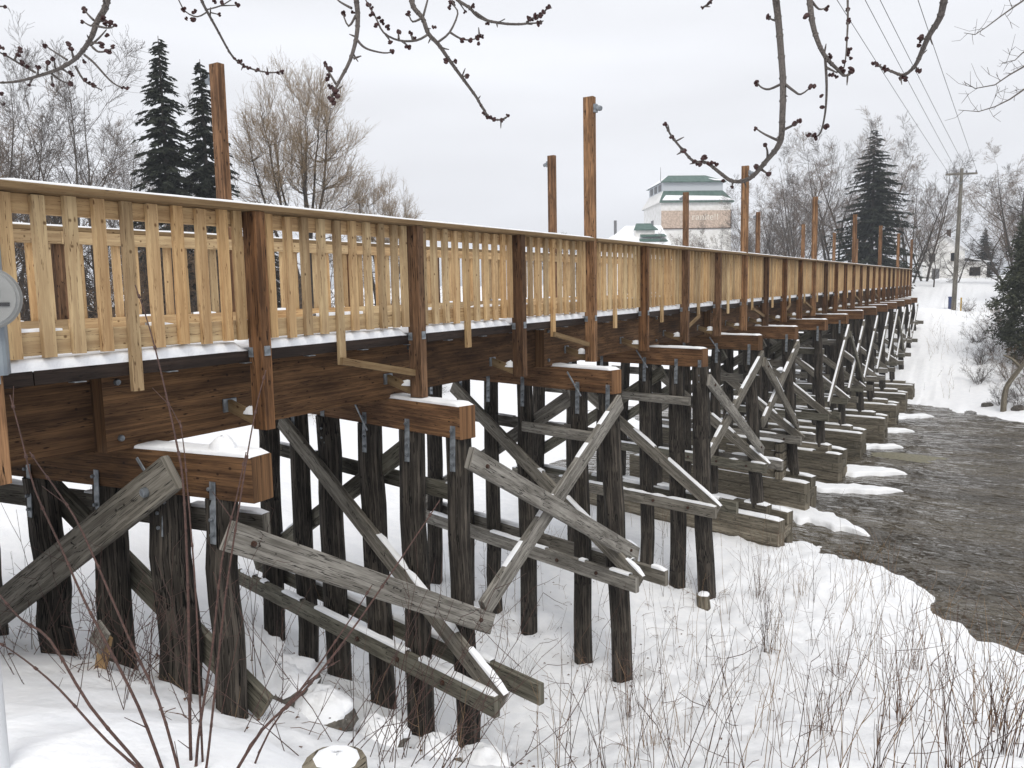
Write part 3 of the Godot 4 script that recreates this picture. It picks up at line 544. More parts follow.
func snow_on(a: Vector3, b: Vector3, width: float, thick: float, cover := 1.0, step := 0.09) -> void:
	var d := b - a
	var len := d.length()
	var n := clampi(int(len / step), 3, 120)
	var across := d.cross(Vector3.UP).normalized()
	var oo := [-0.505, -0.52, -0.45, 0.0, 0.45, 0.52, 0.505]
	var hh := [-0.02, 0.55, 0.94, 1.0, 0.92, 0.55, -0.02]
	var off := rng.randf() * 900.0
	var thr := (1.0 - cover)
	var rows := PackedVector3Array(); var k := 0
	for i in n + 1:
		var t := float(i) / n
		var p := a + d * t
		var q := mound.get_noise_2d(off + t * len * 26.0, off * 0.5) * 0.5 + 0.5
		var e := minf(1.0, minf(t, 1 - t) * len / 0.04)
		var c := 1.0 if cover >= 1.0 else smoothstep(thr - 0.03, thr + 0.10, clampf((q - 0.5) * 1.7 + 0.5, 0, 1))
		var q2 := mound.get_noise_2d(off + t * len * 110.0, off) * 0.5 + 0.5
		var th := thick * (0.45 + 0.6 * q + 0.45 * q2 if thick < 0.06 else 0.85 + 0.2 * q + 0.08 * q2) * sqrt(e) * c
		if c < 0.02:
			if k > 1: snow.sheet(k, 7, rows)
			rows = PackedVector3Array(); k = 0
			continue
		var wob := mound.get_noise_2d(off + 50.0 + t * len * 60.0, 9.0) * 0.14
		for j in 7:
			rows.append(p + across * (oo[j] * width * (0.6 + 0.4 * sqrt(c)) * (1.0 + wob * (0.0 if j == 0 or j == 6 else 0.25))) + Vector3.UP * (hh[j] * th * (1.0 + wob) - (0.004 if hh[j] < 0 else 0.0)))
		k += 1
	if k > 1: snow.sheet(k, 7, rows)

func snow_lump(at: Vector3, rx: float, ry: float, rz: float) -> void:
	var rows := PackedVector3Array()
	var off := rng.randf() * 100.0
	for i in 6:
		var e := i / 5.0 * PI / 2
		for j in 11:
			var a := -TAU * j / 10.0
			var k := 1.0 + 0.25 * mound.get_noise_3d(cos(a) * 20 + off, e * 14, sin(a) * 20)
			rows.append(at + Vector3(cos(a) * sin(e) * rx * k, cos(e) * ry * k, sin(a) * sin(e) * rz * k))
	var flip := PackedVector3Array()
	for i in range(5, -1, -1):
		for j in 11: flip.append(rows[i * 11 + j])
	snow.sheet(6, 11, flip)

# ---------------------------------------------------------------- the bridge
var bs := [3.4, 5.68, 8.87, 12.3, 15.75, 19.0, 22.7, 26.2, 29.5, 33.0, 36.5, 40.0, 43.5, 47.0, 50.5]
var bk := [0.12, -0.25, -0.3, -0.25, -0.28, -0.28, -0.28, -0.22, -0.12, -0.1, -0.1, -0.1, -0.1, -0.1, -0.1]
const PILES := [[-4.25, -4.71, -5.3, -6.0, -6.75, -7.4], [-4.05, -4.68, -5.35, -6.1, -6.7, -7.4], [-4.02, -4.5, -5.47, -6.15, -6.75, -7.44], [-4.0, -4.42, -5.02, -5.9, -6.6, -7.4], [-4.15, -4.85, -5.6, -6.3, -7.1]]
var hollows := []
const S0 := 3.98
const BAY := 1.83

func bp(i: int, x: float, y: float, ds := 0.0) -> Vector3: return pt(x, y, bs[i] + bk[i] * (x + 3.9) + ds)

func pile_mesh(a: Vector3, b: Vector3, r0: float, r1: float, m: Material, sides := 14, rough := 1.0) -> ArrayMesh:
	var q := MB.new()
	var len := a.distance_to(b)
	var rings := 9
	var off := rng.randf() * 500.0
	var x := (b - a) / len
	var u := x.cross(Vector3.RIGHT).normalized(); var w := u.cross(x)
	var flute := []
	for j in sides: flute.append(1.0 + rough * rng.randf_range(-0.12, 0.07))
	for i in rings:
		var t := i / float(rings - 1)
		var c := a.lerp(b, t) + (u * mound.get_noise_2d(off + t * 40, 0) + w * mound.get_noise_2d(off, t * 40)) * 0.035
		for j in sides + 1:
			var an := TAU * j / sides
			var k: float = flute[j % sides] * (1.0 + 0.10 * mound.get_noise_3d(cos(an) * 14 + off, t * len * 9, sin(an) * 14))
			var o := u * cos(an) + w * sin(an)
			q.v.append(c + o * lerpf(r0, r1, t) * k); q.n.append(o); q.uv.append(Vector2(t * len + off, float(j) / sides * 0.75))
	for i in rings - 1:
		for j in sides:
			var k := i * (sides + 1) + j
			q.ix.append_array([k, k + 1, k + sides + 2, k, k + sides + 2, k + sides + 1])
	var top := []; var tu := []
	for j in range(sides - 1, -1, -1):
		top.append(q.v[j]); tu.append(Vector2(0.31 + cos(TAU * j / sides) * 0.35, 0.2 + sin(TAU * j / sides) * 0.09))
	q.flat(top, tu)
	for j in sides: q.n[q.n.size() - 1 - j] = -x
	return q.done(m)

func disc(called: String, parent: Node, at: Vector3, axis: Vector3, r: float, h: float, m: Material) -> void:
	var key := "disc %.3f %.3f %d" % [r, h, m.get_instance_id()]
	if not beam_cache.has(key):
		var q := MB.new()
		q.tube(PackedVector3Array([Vector3(0, 0, 0), Vector3(h * 0.7, 0, 0), Vector3(h, 0, 0)]), PackedFloat32Array([r, r, r * 0.8]), 8)
		beam_cache[key] = q.done(m)
	var xf := lay(Vector3.ZERO, axis, Vector3.UP if absf(axis.normalized().y) < 0.9 else Vector3.RIGHT)
	xf.origin = at
	put(called, beam_cache[key], parent, xf)

func build_bridge() -> void:
	var br := thing("timber_bridge", "long timber trestle footbridge with new tan railing crossing the river", "bridge")
	for i in bs.size(): build_bent(br, i)
	# girders: each span lies beside the next where they lap over a cap
	for side in 5:
		for i in range(-1, bs.size()):
			var odd: bool = posmod(i, 2) == 1
			var cx: float = [-4.965, -5.38, -5.786, -6.19, -6.607][side] + ((-0.135 if side < 3 else 0.135) if odd else 0.0)
			var a: float = -1.2 if i < 0 else bs[i] + bk[i] * (cx + 3.9) - 0.32
			var b: float = 53.2 if i == bs.size() - 1 else bs[i + 1] + bk[i + 1] * (cx + 3.9) + 0.32
			if i == 0 and side == 0: a = 3.0
			timber("girder", br, pt(cx, deck(a) - 0.325, a), pt(cx, deck(b) - 0.325, b), 0.52, 0.13, M.glulam[1 if odd else 0], Vector3.UP, 0.006)
			if side == 0 and i >= 0 and i < 8:
				for y in [-0.13, -0.5]:
					disc("bolt", br, pt(cx + 0.065, deck(a) + y, a + 0.1), Vector3.RIGHT, 0.022, 0.022, M.steel)
					disc("bolt", br, pt(cx + 0.065, deck(b) + y, b - 0.13), Vector3.RIGHT, 0.022, 0.022, M.steel)
	# deck and its dark edge boards
	for i in 30:
		var a := -1.2 + i * 1.813; var b := a + 1.809
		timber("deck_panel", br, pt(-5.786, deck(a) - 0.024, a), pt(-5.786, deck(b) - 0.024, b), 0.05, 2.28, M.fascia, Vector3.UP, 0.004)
	for i in 15:
		var a := -1.2 + i * 3.627; var b := a + 3.62
		for sg in [-1, 1]:
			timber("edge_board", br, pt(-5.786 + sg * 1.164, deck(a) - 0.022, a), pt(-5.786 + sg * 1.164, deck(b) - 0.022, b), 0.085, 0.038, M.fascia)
	# small hold-down clips under the edge board
	for i in 26:
		var s := 1.4 + i * 0.62
		timber("clip", br, pt(-4.61, deck(s) - 0.069, s), pt(-4.61, deck(s) - 0.069, s + 0.07), 0.006, 0.07, M.steel)
	build_railing(br, true)
	build_railing(br, false)
	# snow on the deck and along its edge
	snow_on(pt(-5.786, 0.0, -1.1), pt(-5.786, deck(53.0), 53.0), 2.2, 0.055, 1.0, 0.5)
	for sg in [-1, 1]:
		for n in range(-3, 27):
			var a := S0 + n * BAY + 0.052; var b := S0 + (n + 1) * BAY - 0.052
			snow_on(pt(-5.786 + sg * 1.062, deck(a) + 0.019, a), pt(-5.786 + sg * 1.062, deck(b) + 0.019, b), 0.235, 0.076, 1.0, 0.10 if n < 12 else 0.4)

func build_bent(br: Node3D, i: int) -> void:
	var bent := part_node("bent", br)
	var D := deck(bs[i])
	var wet := i >= 4 and i <= 11
	var c := timber("cap", bent, bp(i, -7.66, D - 0.73), bp(i, -3.91, D - 0.73), 0.29, 0.18, pick(M.cap), Vector3.UP, 0.006)
	snow_on(bp(i, -4.95, D - 0.586), bp(i, -3.92, D - 0.586), 0.172, 0.03, 1.0, 0.06)
	if i == 0: snow_lump(bp(i, -4.22, D - 0.56), 0.10, 0.085, 0.08)
	var xs: Array = PILES[mini(i, 4)]
	for j in xs.size():
		var x: float = xs[j]
		var bx := x + rng.randf_range(-0.06, 0.06)
		if j == 0 and i >= 2: bx += 0.2
		if j == xs.size() - 1: bx -= 0.15
		var s: float = bs[i] + bk[i] * (bx + 3.9)
		var base := -3.86 if wet else ground(bx, s) - 0.35
		var r := rng.randf_range(0.10, 0.128)
		put("pile", pile_mesh(bp(i, x, D - 0.876), pt(bx, base, s), r, r + 0.012, M.pile), bent)
		if i < 8 and (i < 4 or j < 3):
			timber("strap", bent, bp(i, x + 0.03, D - 0.76, -0.098), bp(i, x + 0.03, D - 1.16, -0.118), 0.055, 0.007, M.steel, Vector3.RIGHT, 0.002)
			if i < 4:
				for y in [-0.80, -1.0, -1.1]:
					disc("bolt", bent, bp(i, x + 0.03, D + y, -0.118), Vector3(0, 0, 1), 0.013, 0.02, M.steel)
			if i < 5 and j == 1 + i % 2:
				timber("tie_rod", bent, bp(i, x - 0.12, D - 0.64, -0.13), bp(i, x + 0.10, D - 0.93, -0.125), 0.024, 0.008, M.steel, Vector3.UP, 0.002)
	if i == 0:
		timber("sway_brace", bent, bp(0, -4.42, -0.66, -0.21), bp(0, -7.5, -2.64, -0.21), 0.235, 0.07, M.grey[1], Vector3.UP, 0.01)
		disc("bolt", bent, bp(0, -4.62, -0.80, -0.245), Vector3(0, 0, 1), 0.034, 0.03, M.steel)
		timber("sway_brace", bent, bp(0, -6.2, -0.95, 0.16), bp(0, -4.15, -2.35, 0.16), 0.2, 0.06, pick(M.grey), Vector3.UP, 0.008)
		timber("girt", bent, bp(0, -7.7, -1.09, 0.22), bp(0, -4.12, -1.09, 0.22), 0.17, 0.07, pick(M.grey), Vector3.UP, 0.008)
		snow_on(bp(0, -7.7, -1.003, 0.22), bp(0, -4.12, -1.003, 0.22), 0.07, 0.02, 0.5)
		return
	var low := -3.015 if i < 12 else (ground(-5.0, bs[i]) + 0.4)
	if i == 12: low = -2.9
	var gx: float = [0.0, -3.45, -3.5, -3.62, -3.7, -3.7, -3.75, -3.8, -3.8, -3.8, -3.8, -3.8, -3.8, -3.8, -3.8][i]
	timber("girt", bent, bp(i, -7.95, low, -0.225), bp(i, gx, low, -0.225), 0.19, 0.07, pick(M.grey), Vector3.UP, 0.008)
	timber("girt", bent, bp(i, -8.1, low + 0.02, 0.17), bp(i, gx + 0.24, low + 0.02, 0.17), 0.19, 0.07, pick(M.grey), Vector3.UP, 0.008)
	timber("girt", bent, bp(i, -7.6, D - 1.47, 0.225), bp(i, -4.0 - 0.12 * (i % 3), D - 1.47, 0.225), 0.16, 0.06, pick(M.grey), Vector3.UP, 0.008)
	if i == 2 or i == 3:
		timber("girt", bent, bp(i, -5.4, D - 1.42, -0.155), bp(i, -4.12, D - 1.42, -0.155), 0.13, 0.06, pick(M.grey), Vector3.UP, 0.008)
	var st := 0.1 if i < 6 else 0.25
	snow_on(bp(i, -7.95, low + 0.094, -0.225), bp(i, gx, low + 0.094, -0.225), 0.07, 0.024, 0.62, st)
	snow_on(bp(i, -8.1, low + 0.114, 0.17), bp(i, gx + 0.24, low + 0.114, 0.17), 0.07, 0.035, 0.72, st)
	snow_on(bp(i, -7.6, D - 1.389, 0.225), bp(i, -4.0, D - 1.389, 0.225), 0.06, 0.012, 0.4, st)
	for x in ([-4.1, -4.75, -5.4] if i < 6 else []):
		disc("bolt", bent, bp(i, x, low, -0.26), Vector3(0, 0, 1), 0.025, 0.022, M.rust)
	var top := D - 0.99
	if low < top - 0.8:
		sway(bent, i, -6.85, top, gx + 0.02, low + 0.02, -0.155, M.grey[1], st)
		sway(bent, i, -4.7, top, -8.05, low + 0.05, 0.102, pick(M.grey), st)
	brace_bay(bent, i)

func sway(bent: Node3D, i: int, x0: float, y0: float, x1: float, y1: float, ds: float, m: Material, st: float) -> void:
	var a := bp(i, x0, y0, ds); var b := bp(i, x1, y1, ds)
	timber("sway_brace", bent, a, b, 0.19, 0.06, m, Vector3.UP, 0.008)
	var nrm := lay(a, b).basis.y * 0.094
	snow_on(a.lerp(b, 0.5) + nrm, b + nrm, 0.06, 0.03 if ds < 0 else 0.02, 0.65 if ds < 0 else 0.45, st)

func brace_bay(bent: Node3D, i: int) -> void:      # longitudinal braces on the outer piles, from the bent before to this one
	var down := [1, 2, 4, 5, 8, 12].has(i)
	var rise := [2, 4, 5, 7, 8, 9, 10, 11, 12, 13, 14].has(i)
	var s0: float = bs[i - 1]; var s1: float = bs[i]
	var x := -3.87
	if down:
		var a := pt(-3.80, -0.96, s0 - 0.14); var b := pt(-3.80, -2.90, s1 + 0.36)
		if i == 1:
			a = pt(-4.05, -1.045, 3.22); b = pt(-3.86, -2.58, 5.90)
		elif i > 2: b = pt(-3.86, -2.75, s1 + 0.1)
		timber("long_brace", bent, a, b, 0.19, 0.06, M.grey[0] if i < 3 else pick(M.grey), Vector3.UP, 0.008)
		snow_on(a.lerp(b, 0.05 if i > 2 else 0.9) + Vector3.UP * 0.108, b + Vector3.UP * 0.104, 0.06, 0.02, 0.35)
		for t in [0.06, 0.93]: disc("bolt", bent, a.lerp(b, t) + Vector3(0.03, 0, 0), Vector3.RIGHT, 0.02, 0.02, M.rust)
	if rise:
		var lo := -2.42 if i < 4 else (-2.2 if i < 6 else -2.75)
		if i >= 12: lo = maxf(lo, ground(-3.9, s0) + 0.5)
		var b := pt(x, deck(s1) - 0.97, s1 + 0.02); var a := pt(x - 0.01, lo, s0 + (0.14 if i < 6 else 0.45))
		timber("long_brace", bent, a, b, 0.2, 0.06, M.grey[0] if i < 3 else M.grey[1], Vector3.UP, 0.008)
		var nrm := lay(a, b).basis.y * 0.10
		snow_on(a + nrm, b + nrm, 0.05, 0.006 if i < 3 else 0.016, 0.85 if i > 5 else 0.6)

func build_railing(br: Node3D, near: bool) -> void:
	var r := part_node("railing", br)
	var fx := func(x: float) -> float: return x if near else -11.572 - x
	var tall_at := 3 if near else 1
	for n in range(-2, 28):
		var s := S0 + n * BAY
		var D := deck(s)
		var tall: bool = posmod(n - tall_at, 4) == 0
		var x: float = fx.call(-4.53)
		var m: Material = pick(M.tall_post) if tall else pick(M.post)
		var p := timber("post", r, pt(x, D - 0.554, s), pt(x, D + (2.796 if tall else 0.995), s), 0.14, 0.089, m, Vector3.RIGHT, 0.005)
		if tall:
			var ox: float = fx.call(-4.455)
			timber("lamp", r, pt(ox, D + 2.60, s), pt(ox, D + 2.70, s), 0.06, 0.07, M.steel, Vector3.RIGHT, 0.006)
			disc("lamp", r, pt(ox + (0.02 if near else -0.02), D + 2.655, s), Vector3(1 if near else -1, -0.25, 0), 0.034, 0.075, M.steel)
		if near or n < 8:
			var kx: float = fx.call(-4.90); var px: float = fx.call(-4.56)
			timber("kicker", r, pt(kx, D - 0.40, s), pt(px, D - 0.505, s), 0.085, 0.04, M.cap_rail)
			timber("bracket", r, pt(fx.call(-4.893), D - 0.40, s - 0.06), pt(fx.call(-4.893), D - 0.40, s + 0.06), 0.10, 0.012, M.steel)
			if near: snow_lump(pt(-4.66, D - 0.455, s), 0.085, 0.05 + rng.randf() * 0.03, 0.03)
		if near and n < 14:
			timber("bracket", r, pt(-4.457, D - 0.02, s), pt(-4.457, D + 0.05, s), 0.006, 0.055, M.steel, Vector3.RIGHT, 0.001)
			timber("bracket", r, pt(-4.575, D - 0.03, s - 0.048), pt(-4.575, D + 0.04, s - 0.048), 0.045, 0.006, M.steel, Vector3.RIGHT, 0.001)
	# hand rail in lengths between the tall posts
	var n0 := tall_at - 8
	while n0 < 27:
		var a := maxf(S0 + n0 * BAY + 0.048, -1.2); var b := minf(S0 + (n0 + 4) * BAY - 0.048, 53.45)
		if b > a + 0.3:
			var cx: float = fx.call(-4.535)
			timber("hand_rail", r, pt(cx, deck(a) + 1.017, a), pt(cx, deck(b) + 1.017, b), 0.04, 0.19, M.cap_rail, Vector3.UP, 0.005)
			snow_on(pt(cx, deck(a) + 1.037, a), pt(cx, deck(b) + 1.037, b), 0.17, 0.016, 1.0, 0.12)
		n0 += 4
	var rest := MB.new()
	for n in range(-2, 27):
		var a := S0 + n * BAY; var b := a + BAY
		var rx: float = fx.call(-4.621)
		timber("rail", r, pt(rx, deck(a) + 0.942, a + 0.002), pt(rx, deck(b) + 0.942, b - 0.002), 0.108, 0.038, pick(M.fresh))
		timber("rail", r, pt(rx, deck(a) + 0.17, a + 0.002), pt(rx, deck(b) + 0.17, b - 0.002), 0.135, 0.038, pick(M.fresh))
		if near or n < 8: snow_on(pt(rx, deck(a) + 0.238, a), pt(rx, deck(b) + 0.238, b), 0.036, 0.02, 0.45)
		for i in 10:
			var s := a + (0.175 + i * 0.178 if i < 9 else 1.725) + rng.randf_range(-0.008, 0.008)
			var long := i == 4
			var x: float = fx.call(-4.581)
			var lo := deck(s) + (-0.165 if long else 0.095 + rng.randf_range(-0.006, 0.006))
			var tilt := rng.randf_range(-0.006, 0.006)
			if n < (13 if near else 7):
				timber("baluster", r, pt(x, snappedf(lo, 0.01), s), pt(x, snappedf(lo, 0.01) + (1.16 if long else 0.9), s + tilt), 0.038, 0.072, pick(M.fresh), Vector3.RIGHT, 0.003)
			else:
				rest.bar(deck(s) + 0.995 - lo, 0.038, 0.072, 0.003, i * 0.3, i * 0.2, lay(pt(x, lo, s), pt(x, deck(s) + 0.995, s), Vector3.RIGHT))
		if near and [0, 2, 7, 10, 15, 18].has(n):
			timber("stay", r, pt(-4.545, deck(a) - 0.13, a + 0.84), pt(-4.545, deck(b) - 0.33, b - 0.03), 0.06, 0.034, M.cap_rail)
		if near and [5, 9, 13].has(n):
			timber("stay", r, pt(-4.545, deck(a) - 0.13, a + 0.84), pt(-4.545, deck(a) - 0.34, a + 0.05), 0.06, 0.034, M.cap_rail)
	var o := put("baluster_row", rest.done(M.fresh[0]), r)
	o.set_meta("kind", "stuff")

func build_cribs() -> void:
	for i in range(4, 12):
		var cr := thing("timber_crib", "grey squared timber crib under the bridge, %s from the near bank" % NTH[i - 4], "crib", Vector3.ZERO, "timber cribs under the bridge")
		var e: float = [-3.33, -3.5, -3.38, -3.34, -3.08, -3.07, -3.08, -3.1][i - 4]
		var front := -0.36; var back := 0.36
		for L in 5:
			var y := -3.93 - 0.12 - L * 0.24
			for ds in [front, back]:
				var jx := rng.randf_range(-0.02, 0.015)
				timber("crib_timber", cr, bp(i, -8.3, y, ds), bp(i, e + jx, y, ds + rng.randf_range(-0.012, 0.012)), 0.238, 0.24, pick(M.crib), Vector3.UP, 0.012)
			if L % 2 == 1:
				timber("crib_timber", cr, bp(i, e - 0.095, y + 0.015, front - 0.113), bp(i, e - 0.095, y + 0.015, back + 0.113), 0.18, 0.205, pick(M.crib), Vector3.UP, 0.012)
		snow_on(bp(i, -8.2, -3.931, front), bp(i, e, -3.931, front), 0.2, 0.035, 0.95, 0.12)
		snow_on(bp(i, -8.2, -3.931, back), bp(i, e, -3.931, back), 0.2, 0.05, 1.0, 0.2)
		timber("sill", cr, bp(i, -8.0, -3.875, 0.0), bp(i, e - 0.35, -3.875, 0.0), 0.17, 0.22, pick(M.crib), Vector3.UP, 0.012)
		snow_on(bp(i, -8.0, -3.788, 0.0), bp(i, e - 0.35, -3.788, 0.0), 0.2, 0.035, 0.9, 0.12)
		if i == 5:
			for L in 4:
				var y := -3.81 + L * 0.215
				timber("crib_timber", cr, bp(i, -7.6, y, -0.38), bp(i, -4.25, y, -0.38), 0.21, 0.18, pick(M.crib), Vector3.UP, 0.012)
				snow_on(bp(i, -6.0, y + 0.106, -0.44), bp(i, -4.25, y + 0.106, -0.44), 0.05, 0.012, 0.6)
				timber("crib_timber", cr, bp(i, -4.15, y - 0.03, -0.52), bp(i, -4.15, y - 0.03, 0.3), 0.17, 0.17, pick(M.crib), Vector3.UP, 0.012)
			snow_on(bp(i, -7.6, -3.06, -0.38), bp(i, -4.1, -3.06, -0.38), 0.18, 0.03)
	# snow covered ice shelves clinging to the cribs
	var tips := [[-3.4, 19.0, -2.0, 17.7, 0.85], [-3.5, 21.0, -1.75, 22.0, 0.55], [-3.4, 23.4, -1.9, 24.2, 0.6], [-3.2, 27.2, -2.35, 28.1, 0.5], [-3.1, 30.6, -2.3, 31.4, 0.4], [-3.05, 34.2, -1.9, 35.3, 0.55]]
	for k in tips.size():
		var t: Array = tips[k]
		var mesh := ice_shelf(t[0] - 0.8, t[1] - 0.25, t[2], t[3] - 0.3, t[4], k)
		var o := put("ice_shelf", mesh)
		tag(o, "snow covered ice shelf on the dark river, %s from the near bank" % NTH[k], "ice", "ice shelves at the cribs")

func ice_shelf(x0: float, sa: float, x1: float, sb: float, half: float, k: int) -> ArrayMesh:
	var q := MB.new()
	var rows := PackedVector3Array()
	for i in 15:
		var u := i / 14.0 * 2 - 1
		for j in 22:
			var w := j / 21.0
			var wid := half * (1.0 - pow(w, 1.5 + 0.5 * (k % 3))) * (1.0 + 0.9 * mound.get_noise_2d(w * 50 + k * 77, signf(u) * 30) + 0.4 * mound.get_noise_2d(w * 170 + k * 31, signf(u) * 60)) + 0.02
			var edge := minf(1.0, minf((1 - absf(u)) * 4.0, (1 - w) * 5.0))
			var c := pt(lerpf(x0, x1, w), WATER - 0.04 + 0.15 * sqrt(maxf(edge, 0.0)) + 0.02 * mound.get_noise_2d(w * 60, u * 40 + k * 30), lerpf(sa, sb, w) + u * wid)
			rows.append(c)
	q.sheet(15, 22, rows)
	return q.done(M.snow)

# ---------------------------------------------------------------- buildings
func panel(called: String, parent: Node, lo: Vector3, hi: Vector3, m: Material) -> MeshInstance3D:
	var q := MB.new()
	q.block(lo, hi)
	return put(called, q.done(m), parent)

func slab(called: String, parent: Node, p: Array, thick: float, m: Material) -> MeshInstance3D:     # a thick sloping polygon, clockwise from above
	var q := MB.new()
	var top := []; var bot := []; var u := []
	for i in p.size():
		top.append(p[i]); u.append(Vector2(p[i].x, p[i].z))
	for i in range(p.size() - 1, -1, -1): bot.append(p[i] - Vector3(0, thick, 0))
	q.flat(top, u); q.flat(bot, u)
	for i in p.size():
		var a: Vector3 = p[i]; var b: Vector3 = p[(i + 1) % p.size()]
		q.face(b, a, a - Vector3(0, thick, 0), b - Vector3(0, thick, 0))
	return put(called, q.done(m), parent)

func build_mill() -> void:
	var b := thing("mill_building", "tall white mill building with green mansard roof and brown painted sign", "building", Vector3(-32.94, 0.0, -87.3))
	b.rotation.y = 0.62
	var w := 8.1; var d := 8.0
	# local: x along the front, +z towards the river, back at -d
	panel("wall", b, Vector3(0, -1, -d), Vector3(w, 10.45, 0), M.white_wall)
	var sk := part_node("roof", b)
	var e := 0.25; var y0 := 10.45; var y1 := 11.75; var i := 0.75
	var o := [Vector3(-e, y0, e), Vector3(w + e, y0, e), Vector3(w + e, y0, -d - e), Vector3(-e, y0, -d - e)]
	var n := [Vector3(i - 0.3, y1, -i), Vector3(w - i, y1, -i), Vector3(w - i, y1, -d + i), Vector3(i - 0.3, y1, -d + i)]
	slab("roof_slope", sk, [o[0], n[0], n[1], o[1]], 0.12, M.green_roof)
	slab("roof_slope", sk, [o[1], n[1], n[2], o[2]], 0.12, M.green_roof)
	slab("roof_slope", sk, [o[2], n[2], n[3], o[3]], 0.12, M.green_roof)
	slab("roof_slope", sk, [o[3], n[3], n[0], o[0]], 0.12, M.white_wall)
	slab("roof_snow", sk, [Vector3(0.1, y0 + 0.24, 0.2), Vector3(0.62, y0 + 0.78, -0.32), Vector3(w - 0.95, y0 + 0.62, -0.18), Vector3(w + 0.1, y0 + 0.2, 0.23)], 0.1, M.snow)
	panel("clerestory_wall", b, Vector3(i - 0.3, 11.6, -d + i), Vector3(w - i, 12.75, -i), M.grey_wall)
	for k in 3:
		panel("louver", b, Vector3(i - 0.34, 11.85, -1.6 - k * 1.9 - 1.2), Vector3(i - 0.28, 12.6, -1.6 - k * 1.9), M.louver)
	var t0 := 12.75; var t1 := 13.7
	var p := [Vector3(i - 0.65, t0, -i + 0.3), Vector3(w - i + 0.3, t0, -i + 0.3), Vector3(w - i + 0.3, t0, -d + i - 0.3), Vector3(i - 0.65, t0, -d + i - 0.3)]
	var r := [Vector3(1.5, t1, -2.6), Vector3(w - 2.2, t1, -2.6), Vector3(w - 2.2, t1, -d + 2.6), Vector3(1.5, t1, -d + 2.6)]
	slab("roof_slope", sk, [p[0], r[0], r[1], p[1]], 0.1, M.green_roof)
	slab("roof_slope", sk, [p[1], r[1], r[2], p[2]], 0.1, M.green_roof)
	slab("roof_slope", sk, [p[2], r[2], r[3], p[3]], 0.1, M.green_roof)
	slab("roof_slope", sk, [p[3], r[3], r[0], p[0]], 0.1, M.snow)
	slab("roof_snow", sk, [r[0] + Vector3(0, 0.08, 0), r[3] + Vector3(0, 0.08, 0), r[2] + Vector3(0, 0.08, 0), r[1] + Vector3(0, 0.08, 0)], 0.1, M.snow)
	slab("roof_snow", sk, [p[1] + Vector3(-1.4, 0.16, 0.02), p[1] + Vector3(-1.9, 0.42, -0.5), p[1] + Vector3(-1.2, 0.3, -0.25), p[1] + Vector3(-0.15, 0.12, 0.02)], 0.06, M.snow)
	var sg := part_node("sign", b)
	panel("sign_panel", sg, Vector3(0.02, 7.5, 0.03), Vector3(w - 0.02, 9.45, 0.09), M.sign_board)
	panel("sign_border", sg, Vector3(0.02, 7.42, 0.03), Vector3(w - 0.02, 7.5, 0.11), M.rust)
	panel("sign_border", sg, Vector3(w - 0.1, 7.5, 0.095), Vector3(w - 0.02, 9.45, 0.13), M.rust)
	var f := SystemFont.new(); f.font_names = PackedStringArray(["Droid Serif"]); f.font_italic = true
	var tm := TextMesh.new()
	tm.font = f; tm.text = "ranite!!"; tm.font_size = 96; tm.pixel_size = 0.0092; tm.depth = 0.03; tm.material = M.paint
	put("lettering", tm, sg, Transform3D(Basis.IDENTITY, Vector3(5.05, 8.72, 0.11)))
	for k in 3:
		var wn := panel("window", b, Vector3(1.0 + k * 2.6, 3.2, 0.01), Vector3(2.1 + k * 2.6, 5.0, 0.06), M.dark_glass)
	for k in 2:
		panel("window", b, Vector3(-0.05, 5.2 + k * 2.2, -4.4), Vector3(0.01, 6.5 + k * 2.2, -3.4), M.louver)
	var q := MB.new()
	q.tube(PackedVector3Array([Vector3(0.2, 12.7, -1.0), Vector3(0.2, 14.4, -1.0)]), PackedFloat32Array([0.04, 0.02]), 5)
	put("antenna", q.done(M.louver), b)
	# the low snow-roofed wing beside it
	var c := thing("low_building", "low building with snowy stepped roof beside the white mill", "building", Vector3(-33.4, 0.0, -75.0))
	c.rotation.y = 0.62
	panel("wall", c, Vector3(-0.3, -1, -7), Vector3(5.4, 4.9, 0), M.white_wall)
	slab("roof", c, [Vector3(-0.9, 5.0, 0.4), Vector3(2.0, 7.3, -3.2), Vector3(5.8, 7.3, -3.2), Vector3(6.0, 5.0, 0.4)], 0.2, M.snow)
	slab("roof", c, [Vector3(-0.9, 5.0, -7.2), Vector3(2.0, 7.3, -3.2), Vector3(-0.9, 5.0, 0.4)], 0.2, M.snow)
	slab("roof", c, [Vector3(6.0, 5.0, -7.2), Vector3(5.8, 7.3, -3.2), Vector3(2.0, 7.3, -3.2), Vector3(-0.9, 5.0, -7.2)], 0.2, M.snow)
	var dm := part_node("dormer", c)
	panel("dormer_wall", dm, Vector3(2.6, 6.0, -2.4), Vector3(4.6, 6.75, -1.2), M.white_wall)
	slab("dormer_roof", dm, [Vector3(2.4, 6.75, -1.0), Vector3(2.9, 7.45, -2.2), Vector3(4.4, 7.45, -2.2), Vector3(4.9, 6.75, -1.0)], 0.1, M.green_roof)
	for k in 2:
		slab("roof_step", c, [Vector3(3.0 - 0.2 * k, 6.05 - k * 0.5, -0.7 + k * 0.5), Vector3(3.1 - 0.2 * k, 6.3 - k * 0.5, -1.3 + k * 0.5), Vector3(5.6, 6.3 - k * 0.5, -1.3 + k * 0.5), Vector3(5.7, 6.05 - k * 0.5, -0.7 + k * 0.5)], 0.08, M.green_roof)
	panel("chimney", c, Vector3(0.9, 6.2, -3.8), Vector3(1.15, 7.9, -3.5), M.louver)
	panel("roof_edge", c, Vector3(-0.9, 4.75, 0.41), Vector3(6.0, 4.82, 0.46), M.louver)

